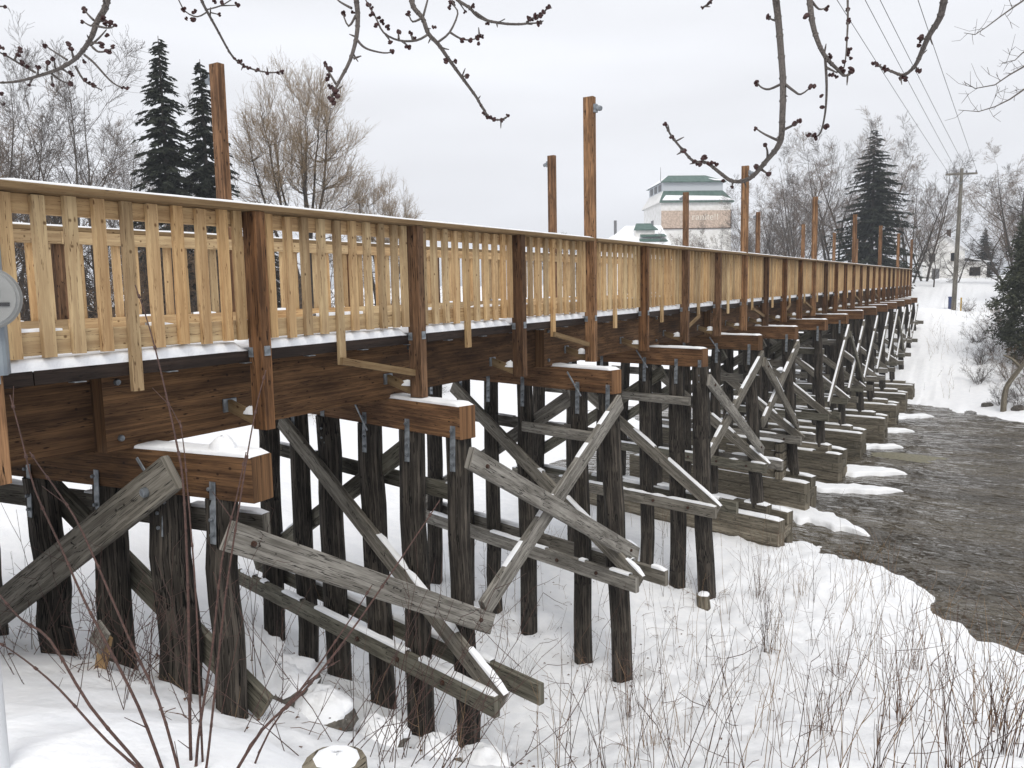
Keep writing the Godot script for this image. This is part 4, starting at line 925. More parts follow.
func build_house() -> void:
	var h := thing("white_house", "white two storey house with snowy gable roof beyond the footbridge", "house", Vector3(-7.1, 1.2, -97.0))
	h.rotation.y = 0.25; h.scale = Vector3.ONE * 0.74
	panel("wall", h, Vector3(0, -1, -6), Vector3(5.4, 4.3, 0), M.white_wall)
	var g := MB.new()
	g.flat([Vector3(0, 4.3, 0.0), Vector3(2.7, 6.3, 0.0), Vector3(5.4, 4.3, 0.0)], [Vector2(0, 0), Vector2(2, 2), Vector2(5, 0)])
	put("gable", g.done(M.white_wall), h)
	g = MB.new()
	g.flat([Vector3(5.4, 4.3, -6.0), Vector3(2.7, 6.3, -6.0), Vector3(0, 4.3, -6.0)], [Vector2(0, 0), Vector2(2, 2), Vector2(5, 0)])
	put("gable", g.done(M.white_wall), h)
	slab("roof", h, [Vector3(-0.4, 4.05, 0.35), Vector3(-0.4, 4.05, -6.35), Vector3(2.7, 6.42, -6.35), Vector3(2.7, 6.42, 0.35)], 0.15, M.snow)
	slab("roof", h, [Vector3(2.7, 6.42, 0.35), Vector3(2.7, 6.42, -6.35), Vector3(5.8, 4.05, -6.35), Vector3(5.8, 4.05, 0.35)], 0.15, M.snow)
	for p in [[0.8, 2.5, 0.8, 1.2], [3.6, 2.5, 0.8, 1.2]]:
		var wn := panel("window", h, Vector3(p[0], p[1], 0.0), Vector3(p[0] + p[2], p[1] + p[3], 0.05), M.dark_glass)
		panel("window_frame", wn, Vector3(p[0] - 0.1, p[1] - 0.1, 0.0), Vector3(p[0] + p[2] + 0.1, p[1] - 0.001, 0.08), M.paint)
		panel("window_frame", wn, Vector3(p[0] - 0.1, p[1] + p[3] + 0.001, 0.0), Vector3(p[0] + p[2] + 0.1, p[1] + p[3] + 0.1, 0.08), M.paint)
	panel("door", h, Vector3(1.3, -0.6, 0.0), Vector3(2.2, 1.5, 0.06), M.louver)
	panel("chimney", h, Vector3(3.6, 5.2, -3.4), Vector3(4.1, 7.2, -2.9), M.rust)
	panel("porch", h, Vector3(5.4, -1, -4.5), Vector3(8.4, 2.4, -0.6), M.white_wall)
	slab("porch_roof", h, [Vector3(5.405, 3.1, -4.7), Vector3(8.7, 2.4, -4.7), Vector3(8.7, 2.4, -0.3), Vector3(5.405, 3.1, -0.3)], 0.12, M.snow)
	panel("window", h, Vector3(6.2, 0.4, -0.6), Vector3(7.6, 1.6, -0.55), M.dark_glass)
	# a second house whose wall shows between the trees
	var k := thing("grey_shed", "small dark grey shed with snowy roof behind the utility pole", "shed", Vector3(2.2, 0.6, -100.0))
	panel("wall", k, Vector3(0, -1, -3), Vector3(3.4, 2.2, 0), M.louver)
	slab("roof", k, [Vector3(-0.3, 2.2, 0.3), Vector3(-0.3, 3.1, -1.5), Vector3(3.7, 3.1, -1.5), Vector3(3.7, 2.2, 0.3)], 0.12, M.snow)
	slab("roof", k, [Vector3(3.7, 2.2, -3.3), Vector3(3.7, 3.1, -1.5), Vector3(-0.3, 3.1, -1.5), Vector3(-0.3, 2.2, -3.3)], 0.12, M.snow)
	panel("door", k, Vector3(1.2, -0.4, 0.0), Vector3(2.1, 1.5, 0.05), M.black)

# ---------------------------------------------------------------- trees
func grow(tr: MB, cr: MB, p: Vector3, d: Vector3, len: float, r: float, lv: int, o: Dictionary, g: RandomNumberGenerator) -> void:
	var segs: int = [7, 6, 5, 3, 2][mini(lv, 4)]
	var pts := PackedVector3Array([p]); var rr := PackedFloat32Array([r])
	var dir := d
	var top: int = o.depth
	var wig: float = o.wiggle * [0.6, 1.0, 0.85, 0.6, 0.5][mini(lv, 4)]
	for i in segs:
		dir = (dir + Vector3(g.randfn(0, wig), g.randfn(0, wig) + o.lift * (0.12 if lv > 0 else 0.05), g.randfn(0, wig))).normalized()
		p += dir * len / segs
		var t := (i + 1.0) / segs
		var rad: float = maxf(r * (1.0 - t * (0.93 if lv == 0 else (0.75 if lv < top else 0.6))), o.twig)
		pts.append(p); rr.append(rad)
		if lv < top and t > (o.bare if lv == 0 else 0.15):
			var k: int = o.kids[lv]
			var count := k / segs + (1 if g.randf() < fmod(float(k) / segs, 1.0) else 0)
			for c in count:
				var side := dir.cross(Vector3(g.randfn(), g.randfn(), g.randfn())).normalized()
				var nd: Vector3 = (dir * o.fork + side * (1.0 - o.fork * 0.35)).normalized()
				var q := pts[i].lerp(p, g.randf())
				grow(tr, cr, q, nd, len * o.ratio[lv] * g.randf_range(0.55, 1.1) * (1.15 - 0.55 * t), maxf(rad * 0.62, o.twig), lv + 1, o, g)
	var mb := tr if lv < 2 else cr
	mb.tube(pts, rr, [7, 5, 4, 3, 3][mini(lv, 4)], lv < 2)

func tree_meshes(seed_: int, h: float, stems: int, o: Dictionary, bark: Material, twig: Material) -> Array:
	var g := RandomNumberGenerator.new(); g.seed = seed_
	var tr := MB.new(); var cr := MB.new()
	for i in stems:
		var a := TAU * i / stems + g.randf()
		var lean: float = 0.0 if stems == 1 else o.lean * (g.randf_range(0.25, 1.5) if stems > 6 else 1.0)
		var d := Vector3(cos(a) * lean, 1.0, sin(a) * lean).normalized()
		grow(tr, cr, Vector3(cos(a), 0, sin(a)) * (0.0 if stems == 1 else 0.15) - Vector3(0, 0.3, 0), d, h * (1.0 if stems == 1 else g.randf_range(0.75, 1.0)), h * o.girth, 0, o, g)
	return [tr.done(bark), cr.done(twig)]

func willow_meshes(seed_: int, H: float, R: float) -> Array:          # a rounded crown: limbs fan out, finer branches fill a dome
	var g := RandomNumberGenerator.new(); g.seed = seed_
	var tr := MB.new(); var cr := MB.new()
	var spine := []
	for i in 8:
		var a := TAU * i / 8.0 + g.randf_range(-0.3, 0.3)
		var out := R * g.randf_range(0.25, 0.72) if i > 0 else 0.2
		var top := H * g.randf_range(0.72, 0.9)
		var pts := PackedVector3Array()
		for k in 10:
			var t := k / 9.0
			pts.append(Vector3(cos(a), 0, sin(a)) * (0.12 + out * pow(t, 1.25)) + Vector3(0, -0.3 + top * t, 0) + Vector3(g.randfn(), g.randfn() * 0.5, g.randfn()) * 0.11 * t)
			if k > 2: spine.append([pts[k], lerpf(0.13, 0.02, t)])
		tr.tube(pts, taper(10, 0.15, 0.014), 7)
	var mid := Vector3(0, H * 0.52, 0)
	for i in 330:
		var d := Vector3(g.randfn(), g.randfn(), g.randfn()).normalized()
		d.y = absf(d.y) if g.randf() < 0.78 else d.y
		var p := mid + Vector3(d.x * R, d.y * H * (0.47 if d.y > 0 else 0.3), d.z * R) * pow(g.randf(), 0.36) * g.randf_range(0.86, 1.06)
		var best: Array = spine[0]; var bd := 1e9
		for s in spine:
			var q: Vector3 = s[0]
			var dd := q.distance_to(p) + (4.0 if q.y > p.y - 0.5 else 0.0)
			if dd < bd: bd = dd; best = s
		var a0: Vector3 = best[0]
		var c: Vector3 = a0.lerp(p, 0.5) + Vector3((p.x - a0.x) * 0.18, -0.12 * a0.distance_to(p), (p.z - a0.z) * 0.18)
		var pts := PackedVector3Array()
		for k in 6:
			var t := k / 5.0
			pts.append(a0.lerp(c, t).lerp(c.lerp(p, t), t) + Vector3(g.randfn(), g.randfn(), g.randfn()) * 0.04)
		var r0: float = minf(best[1] * 0.6, 0.028)
		tr.tube(pts, taper(6, r0, 0.006), 4, false)
		if i % 3 == 0: spine.append([pts[3], r0 * 0.6])
		for k in 9:
			var idx := g.randf_range(1.2, 5.0)
			var q := pts[mini(int(idx), 4)].lerp(pts[mini(int(idx), 4) + 1], idx - int(idx)) if idx < 5.0 else pts[5]
			var od := (p - mid).normalized() * Vector3(1, 0.8, 1)
			var td := (od * 0.7 + Vector3(0, 0.55, 0) + Vector3(g.randfn(), g.randfn(), g.randfn()) * 0.42).normalized()
			var L := g.randf_range(0.45, 1.05)
			var m1 := q + td * L * 0.5 + Vector3(g.randfn(), g.randfn(), g.randfn()) * 0.03
			var e1 := q + td * L + Vector3(0, 0.06, 0)
			cr.tube(PackedVector3Array([q, m1, e1]), PackedFloat32Array([0.006, 0.005, 0.0035]), 3, false)
			for z in 4:
				var f := q.lerp(e1, g.randf_range(0.2, 1.0))
				var sd := (td + Vector3(g.randfn(), g.randfn() * 0.8, g.randfn()) * 0.55).normalized() * g.randf_range(0.2, 0.5)
				cr.tube(PackedVector3Array([f, f + sd]), PackedFloat32Array([0.0042, 0.003]), 3, false)
	return [tr.done(M.bark_dark), cr.done(M.willow_twig)]

func place_tree(called: String, meshes: Array, at: Vector3, turn: float, size: float, label: String, category: String, group: String) -> Node3D:
	var t := thing(called, label, category, at, group)
	put("trunk", meshes[0], t); put("crown", meshes[1], t)
	t.rotation.y = turn; t.scale = Vector3.ONE * size
	return t

func place_row(rows: Array, called: String, label: String, category: String, group: String, from_left := true) -> void:
	rows.sort_custom(func(a, b): return (a[0] / a[1] < b[0] / b[1]) == from_left)
	for k in rows.size():
		var a: Array = rows[k]
		place_tree(called, a[4], on_ground(a[0], a[1]), a[3], a[2], label % NTH[k], category, group)

func on_ground(x: float, s: float) -> Vector3: return pt(x, ground(x, s) - 0.05, s)

func spruce_meshes(seed_: int, h: float, rad: float, droop: float) -> Array:
	var g := RandomNumberGenerator.new(); g.seed = seed_
	var tr := MB.new(); var cr := MB.new()
	tr.tube(PackedVector3Array([Vector3(0, -0.4, 0), Vector3(0, h * 0.5, 0), Vector3(0, h, 0)]), PackedFloat32Array([h * 0.016, h * 0.010, 0.012]), 7)
	var y := h * 0.06
	while y < h * 0.985:
		var t := y / h
		var n := int(lerpf(13, 6, t)) + g.randi() % 3
		var L := rad * pow(1.0 - t, 0.78) * (0.92 if t > 0.12 else 0.8) + 0.12
		for i in n:
			var a := g.randf() * TAU
			var l := L * g.randf_range(0.42, 1.25)
			var dir := Vector3(cos(a), 0, sin(a))
			var yy := y + h * g.randf_range(-0.014, 0.014)
			var pts := PackedVector3Array(); var rr := PackedFloat32Array()
			for k in 5:
				var u := k / 4.0
				pts.append(Vector3(0, yy, 0) + dir * l * u + Vector3(0, l * (0.10 * u - droop * u * u + 0.30 * droop * u * u * u * u), 0))
				rr.append(lerpf(0.02, 0.006, u))
			tr.tube(pts, rr, 3, false)
			var side := dir.cross(Vector3.UP)
			var m := int(9 + l * 11.0)
			for k in m:
				var u := g.randf_range(0.12, 1.0)
				var idx := clampf(u * 4.0, 0.0, 3.999)
				var p := pts[int(idx)].lerp(pts[int(idx) + 1], idx - int(idx))
				var sl := (0.16 + 0.34 * (1.0 - u * 0.7) * minf(l, 2.0) * 0.6) * g.randf_range(0.7, 1.2)
				var sg := 1.0 if g.randf() < 0.5 else -1.0
				var tip := p + (side * sg * g.randf_range(0.3, 0.9) + dir * g.randf_range(0.4, 0.9) + Vector3(0, -g.randf_range(0.1, 0.75), 0)).normalized() * sl
				var ax := (tip - p).normalized()
				for z in 2:
					var w := ax.cross(Vector3(g.randfn(), g.randfn(), g.randfn())).normalized() * sl * 0.17
					var nn := ax.cross(w).normalized()
					cr.tri(p + w, p - w, tip, nn); cr.tri(p + w * 0.9 + ax * sl * 0.35, tip + w * 0.5, p + ax * sl * 0.2, nn)
		y += h * lerpf(0.014, 0.026, g.randf()) * lerpf(1.0, 0.75, t)
	return [tr.done(M.bark_dark), cr.done(M.needles)]

func cedar_meshes(seed_: int, h: float, rad: float) -> Array:
	var g := RandomNumberGenerator.new(); g.seed = seed_
	var tr := MB.new(); var cr := MB.new()
	for k in 3:
		tr.tube(PackedVector3Array([Vector3(k * 0.3 - 0.3, -0.4, 0), Vector3(k * 0.4 - 0.4, h * 0.4, 0.1 * k), Vector3(k * 0.2 - 0.2, h * 0.9, 0)]), PackedFloat32Array([0.10, 0.07, 0.02]), 6)
	for i in 900:
		var t := pow(g.randf(), 0.85)
		var a := g.randf() * TAU
		var R := rad * (0.55 + 0.6 * sin(minf(1.0, t * 1.5 + 0.25) * PI * 0.5)) * pow(1.0 - t, 0.45) * (1.0 + 0.25 * sin(a * 3.0 + t * 9.0))
		var c := Vector3(cos(a) * R, t * h, sin(a) * R) * Vector3(1, 1, 1) * g.randf_range(0.55, 1.03)
		c.y = t * h
		var out := Vector3(cos(a), 0.15, sin(a))
		for k in 34:
			var p := c + Vector3(g.randfn(), g.randfn() * 0.8, g.randfn()) * 0.17
			var ax := (out + Vector3(g.randfn(), g.randfn() - 0.5, g.randfn()) * 0.7).normalized()
			var w := ax.cross(Vector3(g.randfn(), g.randfn(), g.randfn())).normalized() * 0.045
			cr.tri(p + w, p - w, p + ax * g.randf_range(0.12, 0.26), ax.cross(w).normalized())
	return [tr.done(M.bark_grey), cr.done(M.cedar)]

func build_far_trees() -> void:
	var ash := {depth = 4, kids = [10, 8, 6, 4], wiggle = 0.10, lift = 0.5, bare = 0.22, fork = 0.85, ratio = [0.46, 0.58, 0.68, 0.72], twig = 0.0045, girth = 0.009, lean = 0.3}
	var elm := {depth = 4, kids = [9, 8, 7, 5], wiggle = 0.20, lift = 0.25, bare = 0.28, fork = 0.6, ratio = [0.5, 0.58, 0.66, 0.7], twig = 0.005, girth = 0.015, lean = 0.4}
	var bush := {depth = 3, kids = [8, 6, 5], wiggle = 0.16, lift = 0.4, bare = 0.08, fork = 0.8, ratio = [0.5, 0.55, 0.6], twig = 0.004, girth = 0.008, lean = 0.55}
	var ash_a := tree_meshes(301, 10.0, 3, ash, M.bark_grey, M.twig_grey)
	var ash_b := tree_meshes(302, 10.0, 4, ash, M.bark_dark, M.twig_brown)
	var ash_c := tree_meshes(303, 10.0, 2, ash, M.bark_grey, M.twig_grey)
	var wil := willow_meshes(311, 13.2, 3.5)
	var elm_a := tree_meshes(321, 9.0, 1, elm, M.bark_dark, M.twig_dark)
	var elm_b := tree_meshes(322, 9.0, 2, elm, M.bark_dark, M.twig_dark)
	var bush_a := tree_meshes(331, 3.4, 7, bush, M.twig_dark, M.twig_brown)
	var bush_b := tree_meshes(332, 3.4, 8, bush, M.twig_dark, M.twig_dark)
	var sp_a := spruce_meshes(341, 12.0, 2.2, 0.55)
	var sp_b := spruce_meshes(342, 16.0, 5.6, 0.30)
	var ced := cedar_meshes(351, 7.2, 1.9)
	var g := "bare trees behind the footbridge railing"
	place_row([[-31.0, 15.0, 1.0, 0.4, ash_a], [-33.5, 19.0, 1.12, 2.0, ash_c], [-29.0, 17.6, 0.92, 3.7, ash_c], [-36.0, 24.5, 1.05, 5.0, ash_a], [-40.0, 20.0, 1.15, 1.2, ash_b], [-38.5, 27.0, 0.95, 2.6, ash_b]], "bare_tree", "leafless grey tree behind the railing, %s from the two spruces", "tree", g, false)
	place_tree("spruce_tree", sp_a, on_ground(-30.7, 22.4), 0.5, 1.04, "taller dark spruce of the pair behind the railing", "tree", "pair of spruces behind the railing")
	place_tree("spruce_tree", sp_a, on_ground(-29.9, 23.8), 2.6, 0.98, "shorter dark spruce of the pair, close behind a tall bridge post", "tree", "pair of spruces behind the railing")
	place_tree("willow_tree", wil, on_ground(-28.7, 28.2), 1.0, 1.0, "broad many stemmed willow with dense pale brown twigs", "tree", "")
	place_tree("willow_tree", wil, on_ground(-26.3, 31.0), 3.4, 0.68, "low rounded brown twigged willow beside the broad tall willow", "tree", "")
	# undergrowth seen through the rails
	var i := 0
	for a in [[-22, 8.5, 1.0], [-23, 11, 1.1], [-22.5, 13.5, 1.15], [-24, 16, 1.2], [-23, 18.5, 1.1], [-22.5, 21.5, 1.2], [-21, 24, 1.1], [-24.5, 13, 1.3], [-26, 19.5, 1.3], [-27, 11.5, 1.7], [-28, 14.5, 1.8], [-29, 16.0, 1.8], [-28.5, 18.5, 1.7], [-27.5, 21.5, 1.8], [-26.5, 26, 1.6], [-25.5, 15, 1.5], [-24.8, 18, 1.5], [-20.5, 27, 1.1], [-19, 17.5, 0.7], [-26, 23.5, 1.2], [-23, 30, 1.1]]:
		place_tree("brush", bush_a if i % 2 == 0 else bush_b, on_ground(a[0], a[1]), i * 1.3, a[2], "tangled leafless brush on the snowy bank behind the railing", "shrub", "brush behind the railing")
		i += 1
	for a in [[-26.5, 12.6, 0.42], [-28.5, 20.0, 0.5], [-27.5, 16.2, 0.36], [-27.0, 24.6, 0.4]]:
		place_tree("young_spruce", sp_a, on_ground(a[0], a[1]), a[0], a[2], "small dark spruce in the brush behind the railing", "tree", "young spruces behind the railing")
	# around the mill
	place_row([[-41.5, 81.0, 0.75, 0.3, elm_a], [-44.5, 84.0, 0.8, 1.7, elm_b], [-38.6, 82.0, 0.66, 2.9, elm_a]], "bare_tree", "small leafless brown tree far behind the railing, %s from the mill", "tree", "small trees beside the mill", false)
	place_row([[-27.0, 79.5, 0.62, 0.2, ash_b], [-25.0, 76.0, 0.55, 1.1, ash_b], [-23.6, 79.0, 0.7, 2.2, ash_a], [-28.6, 77.0, 0.58, 3.0, ash_a]], "bare_tree", "slim leafless tree before the white mill, %s from its low wing", "tree", "slim trees before the mill")
	place_row([[-19.6, 76.0, 0.92, 0.3, ash_b], [-17.8, 73.0, 0.98, 1.8, ash_a], [-16.0, 77.0, 1.1, 2.5, ash_b], [-14.2, 72.0, 1.15, 3.4, ash_c], [-12.6, 78.0, 1.45, 4.4, ash_b], [-11.0, 82.0, 1.5, 5.3, ash_a], [-18.6, 83.0, 1.1, 0.9, ash_b], [-7.2, 84.0, 1.2, 2.1, ash_b], [-6.2, 88.0, 1.15, 1.4, ash_a]], "bare_tree", "leafless tree around the broad spruce, %s from the mill", "tree", "bare grove at the bridge end")
	place_tree("spruce_tree", sp_b, on_ground(-9.2, 73.0), 1.0, 0.845, "broad dense dark green spruce at the end of the bridge", "tree", "")
	# around the house and the lane
	place_tree("bare_tree", elm_a, on_ground(-4.9, 79.5), 0.8, 0.5, "crooked leafless tree in front of the white house", "tree", "")
	place_tree("bare_tree", elm_b, on_ground(-3.3, 84.0), 2.8, 0.5, "forked leafless tree beside the utility pole and the white house", "tree", "")
	place_row([[0.2, 92.0, 0.85, 0.2, elm_b], [3.0, 88.0, 1.0, 1.2, elm_a], [5.0, 80.0, 1.15, 2.2, elm_b], [6.5, 70.0, 1.2, 3.3, elm_a], [4.0, 98.0, 1.2, 4.0, ash_a], [-1.0, 104.0, 0.9, 5.0, elm_a], [2.6, 60.0, 1.05, 5.6, elm_b], [1.3, 64.0, 0.85, 0.6, elm_b], [2.2, 72.0, 1.2, 2.9, elm_a], [1.5, 80.0, 1.2, 4.4, ash_b]], "bare_tree", "dark spreading leafless tree along the far lane, %s from the white house", "tree", "trees along the far lane")
	place_tree("young_spruce", sp_b, on_ground(-1.5, 101.0), 0.4, 0.34, "small dark spruce standing right beside the white house", "tree", "")
	place_tree("cedar_tree", ced, on_ground(1.85, 44.3), 0.7, 0.98, "bushy green cedar on the far river bank", "tree", "")
	place_tree("cedar_tree", ced, on_ground(4.0, 47.0), 2.7, 1.15, "larger green cedar behind the bushy one on the far bank", "tree", "")
	i = 0
	for a in [[0.6, 41.5, 0.5], [-0.6, 44.0, 0.42], [1.2, 39.0, 0.5], [-0.9, 48.5, 0.4], [2.2, 37.5, 0.62], [0.3, 37.6, 0.35], [0.4, 52.0, 0.5], [-1.6, 57.0, 0.3], [-0.3, 50.5, 0.45], [-0.6, 41.6, 0.4], [0.8, 47.5, 0.6], [1.6, 40.4, 0.6], [-0.1, 46.0, 0.36], [0.9, 36.8, 0.4]]:
		place_tree("shrub", bush_a if i % 2 == 0 else bush_b, on_ground(a[0], a[1]), i * 0.9, a[2], "low leafless shrub in the snow on the far river bank", "shrub", "shrubs on the far bank")
		i += 1
	# the tree whose limbs reach in over the river; its trunk stands on the near bank
	var tt := thing("bare_tree", "leafless tree whose long thin limbs reach over the river towards the utility wires", "tree", Vector3.ZERO)
	var tr := MB.new(); var cr := MB.new()
	var gg := RandomNumberGenerator.new(); gg.seed = 77
	var root := on_ground(6.4, 6.4)
	tr.tube(PackedVector3Array([root - Vector3(0, 0.4, 0), root + Vector3(-0.1, 3.0, -0.2), root + Vector3(-0.25, 6.5, -0.3), root + Vector3(-0.2, 10.5, -0.2)]), PackedFloat32Array([0.24, 0.18, 0.13, 0.05]), 10)
	for l in limb_lines:
		var pts := PackedVector3Array(); var rr := PackedFloat32Array()
		var first := Vector3(l[0], l[1], l[2])
		pts.append(Vector3(root.x - 0.2, first.y - 0.9, root.z - 0.25)); rr.append(0.05)
		for k in l.size() / 3:
			pts.append(Vector3(l[k * 3], l[k * 3 + 1], l[k * 3 + 2])); rr.append(lerpf(0.016, 0.003, k / (l.size() / 3.0 - 1)))
		cr.tube(pts, rr, 5)
		for k in range(2, pts.size() - 1):
			for z in 3:
				var q := pts[k].lerp(pts[k + 1], gg.randf())
				var d := (pts[k + 1] - pts[k]).normalized()
				var nd := (d + Vector3(gg.randfn(), gg.randfn() * 1.2 + 0.15, gg.randfn()) * 0.6).normalized()
				var L := gg.randf_range(0.12, 0.42)
				var mid := q + nd * L * 0.5
				var end := mid + (nd + Vector3(0, 0.45, 0)).normalized() * L * 0.5
				cr.tube(PackedVector3Array([q, mid, end]), PackedFloat32Array([0.003, 0.0025, 0.0018]), 3, false)
				if gg.randf() < 0.5:
					cr.tube(PackedVector3Array([mid, mid + (nd + Vector3(gg.randfn(), gg.randfn(), gg.randfn()) * 0.7).normalized() * L * 0.4]), PackedFloat32Array([0.004, 0.0025]), 3, false)
	put("trunk", tr.done(M.bark_grey), tt); put("crown", cr.done(M.twig_grey), tt)

# ---------------------------------------------------------------- poles, wires
func build_pole_and_wires() -> void:
	var base := Vector3(-2.72, ground(-2.72, 65.2) - 0.3, -65.2); var top := Vector3(-2.58, 8.62, -65.6)
	var p := thing("utility_pole", "weathered wooden utility pole with crossarm on the far bank", "utility pole", Vector3.ZERO)
	var q := MB.new()
	q.tube(PackedVector3Array([base, base.lerp(top, 0.5), top]), PackedFloat32Array([0.17, 0.15, 0.11]), 10)
	put("pole", q.done(M.grey[1]), p)
	var a := Vector3(-3.55, 8.26, -65.35); var b := Vector3(-1.62, 8.22, -65.75)
	timber("crossarm", p, a, b, 0.13, 0.11, M.grey[1])
	for k in 4:
		var at := a.lerp(b, [0.04, 0.34, 0.66, 0.96][k]) + Vector3(0, 0.06, 0)
		disc("insulator", p, at, Vector3.UP, 0.05, 0.16, M.louver)
	for sg in [0.25, 0.75]:
		timber("arm_brace", p, a.lerp(b, sg) - Vector3(0, 0.05, -0.08), Vector3(-2.6, 7.55, -65.42), 0.04, 0.02, M.steel)
	var ends := [Vector3(-4.62, 9.2, -27.2), Vector3(-3.89, 9.2, -27.7), Vector3(-3.5, 9.2, -28.0), Vector3(-2.51, 9.2, -28.6)]
	for k in 4:
		var at := a.lerp(b, [0.04, 0.34, 0.66, 0.96][k]) + Vector3(0, 0.24, 0)
		var e: Vector3 = ends[k]
		var far := e + (e - at) * 1.15 + Vector3(0, 0.5, 0)
		var pts := PackedVector3Array(); var rr := PackedFloat32Array()
		for j in 33:
			var t := j / 32.0
			var lin := at.lerp(far, t)
			var tk := (e.z - at.z) / (far.z - at.z)
			var bow: float = (e.y - at.lerp(far, tk).y) / (tk * (1 - tk))
			pts.append(lin + Vector3(0, bow * t * (1 - t), 0)); rr.append(0.011)
		var w := MB.new()
		w.tube(pts, rr, 4)
		tag(put("power_wire", w.done(M.black)), "thin dark overhead wire running from the pole crossarm over the bridge", "wire", "overhead wires")
	for k in 2:                                          # service lines off to the houses
		var at := a.lerp(b, 0.96) + Vector3(0, -0.2 - 0.5 * k, 0)
		var pts := PackedVector3Array(); var rr := PackedFloat32Array()
		for j in 15:
			var t := j / 14.0
			pts.append(at.lerp(Vector3(18.0, 6.6 - k * 0.6, -85.0), t) - Vector3(0, 2.2 * t * (1 - t), 0)); rr.append(0.009)
		var w := MB.new()
		w.tube(pts, rr, 4)
		tag(put("service_wire", w.done(M.black)), "thin sagging wire leaving the pole away from the bridge", "wire", "service wires")
	var mk := thing("marker_post", "thin yellow marker post in the snow beside the utility pole", "post", on_ground(-2.3, 66.6))
	panel("stake", mk, Vector3(-0.05, -0.2, -0.03), Vector3(0.05, 1.35, 0.03), M.yellow)
	panel("stake_cap", mk, Vector3(-0.06, 1.35, -0.04), Vector3(0.06, 1.42, 0.04), M.yellow)
	var sb := thing("blue_bin", "small blue upright bin behind the utility pole on the lane", "bin", on_ground(-2.98, 68.5))
	panel("bin_body", sb, Vector3(-0.22, 0, -0.22), Vector3(0.22, 0.95, 0.22), M.blue)
	panel("bin_lid", sb, Vector3(-0.25, 0.95, -0.25), Vector3(0.25, 1.02, 0.27), M.blue)

# ---------------------------------------------------------------- near plants
func line_of(l: Array) -> PackedVector3Array:
	var p := PackedVector3Array()
	for k in l.size() / 3: p.append(Vector3(l[k * 3], l[k * 3 + 1], l[k * 3 + 2]))
	return smooth_line(p)

func smooth_line(p: PackedVector3Array) -> PackedVector3Array:
	if p.size() < 3: return p
	var o := PackedVector3Array()
	for i in p.size() - 1:
		for k in 3:
			o.append(p[i].cubic_interpolate(p[i + 1], p[maxi(i - 1, 0)], p[mini(i + 2, p.size() - 1)], k / 3.0))
	o.append(p[p.size() - 1])
	return o

func taper(n: int, a: float, b: float) -> PackedFloat32Array:
	var r := PackedFloat32Array()
	for i in n: r.append(lerpf(a, b, i / maxf(1.0, n - 1.0)))
	return r

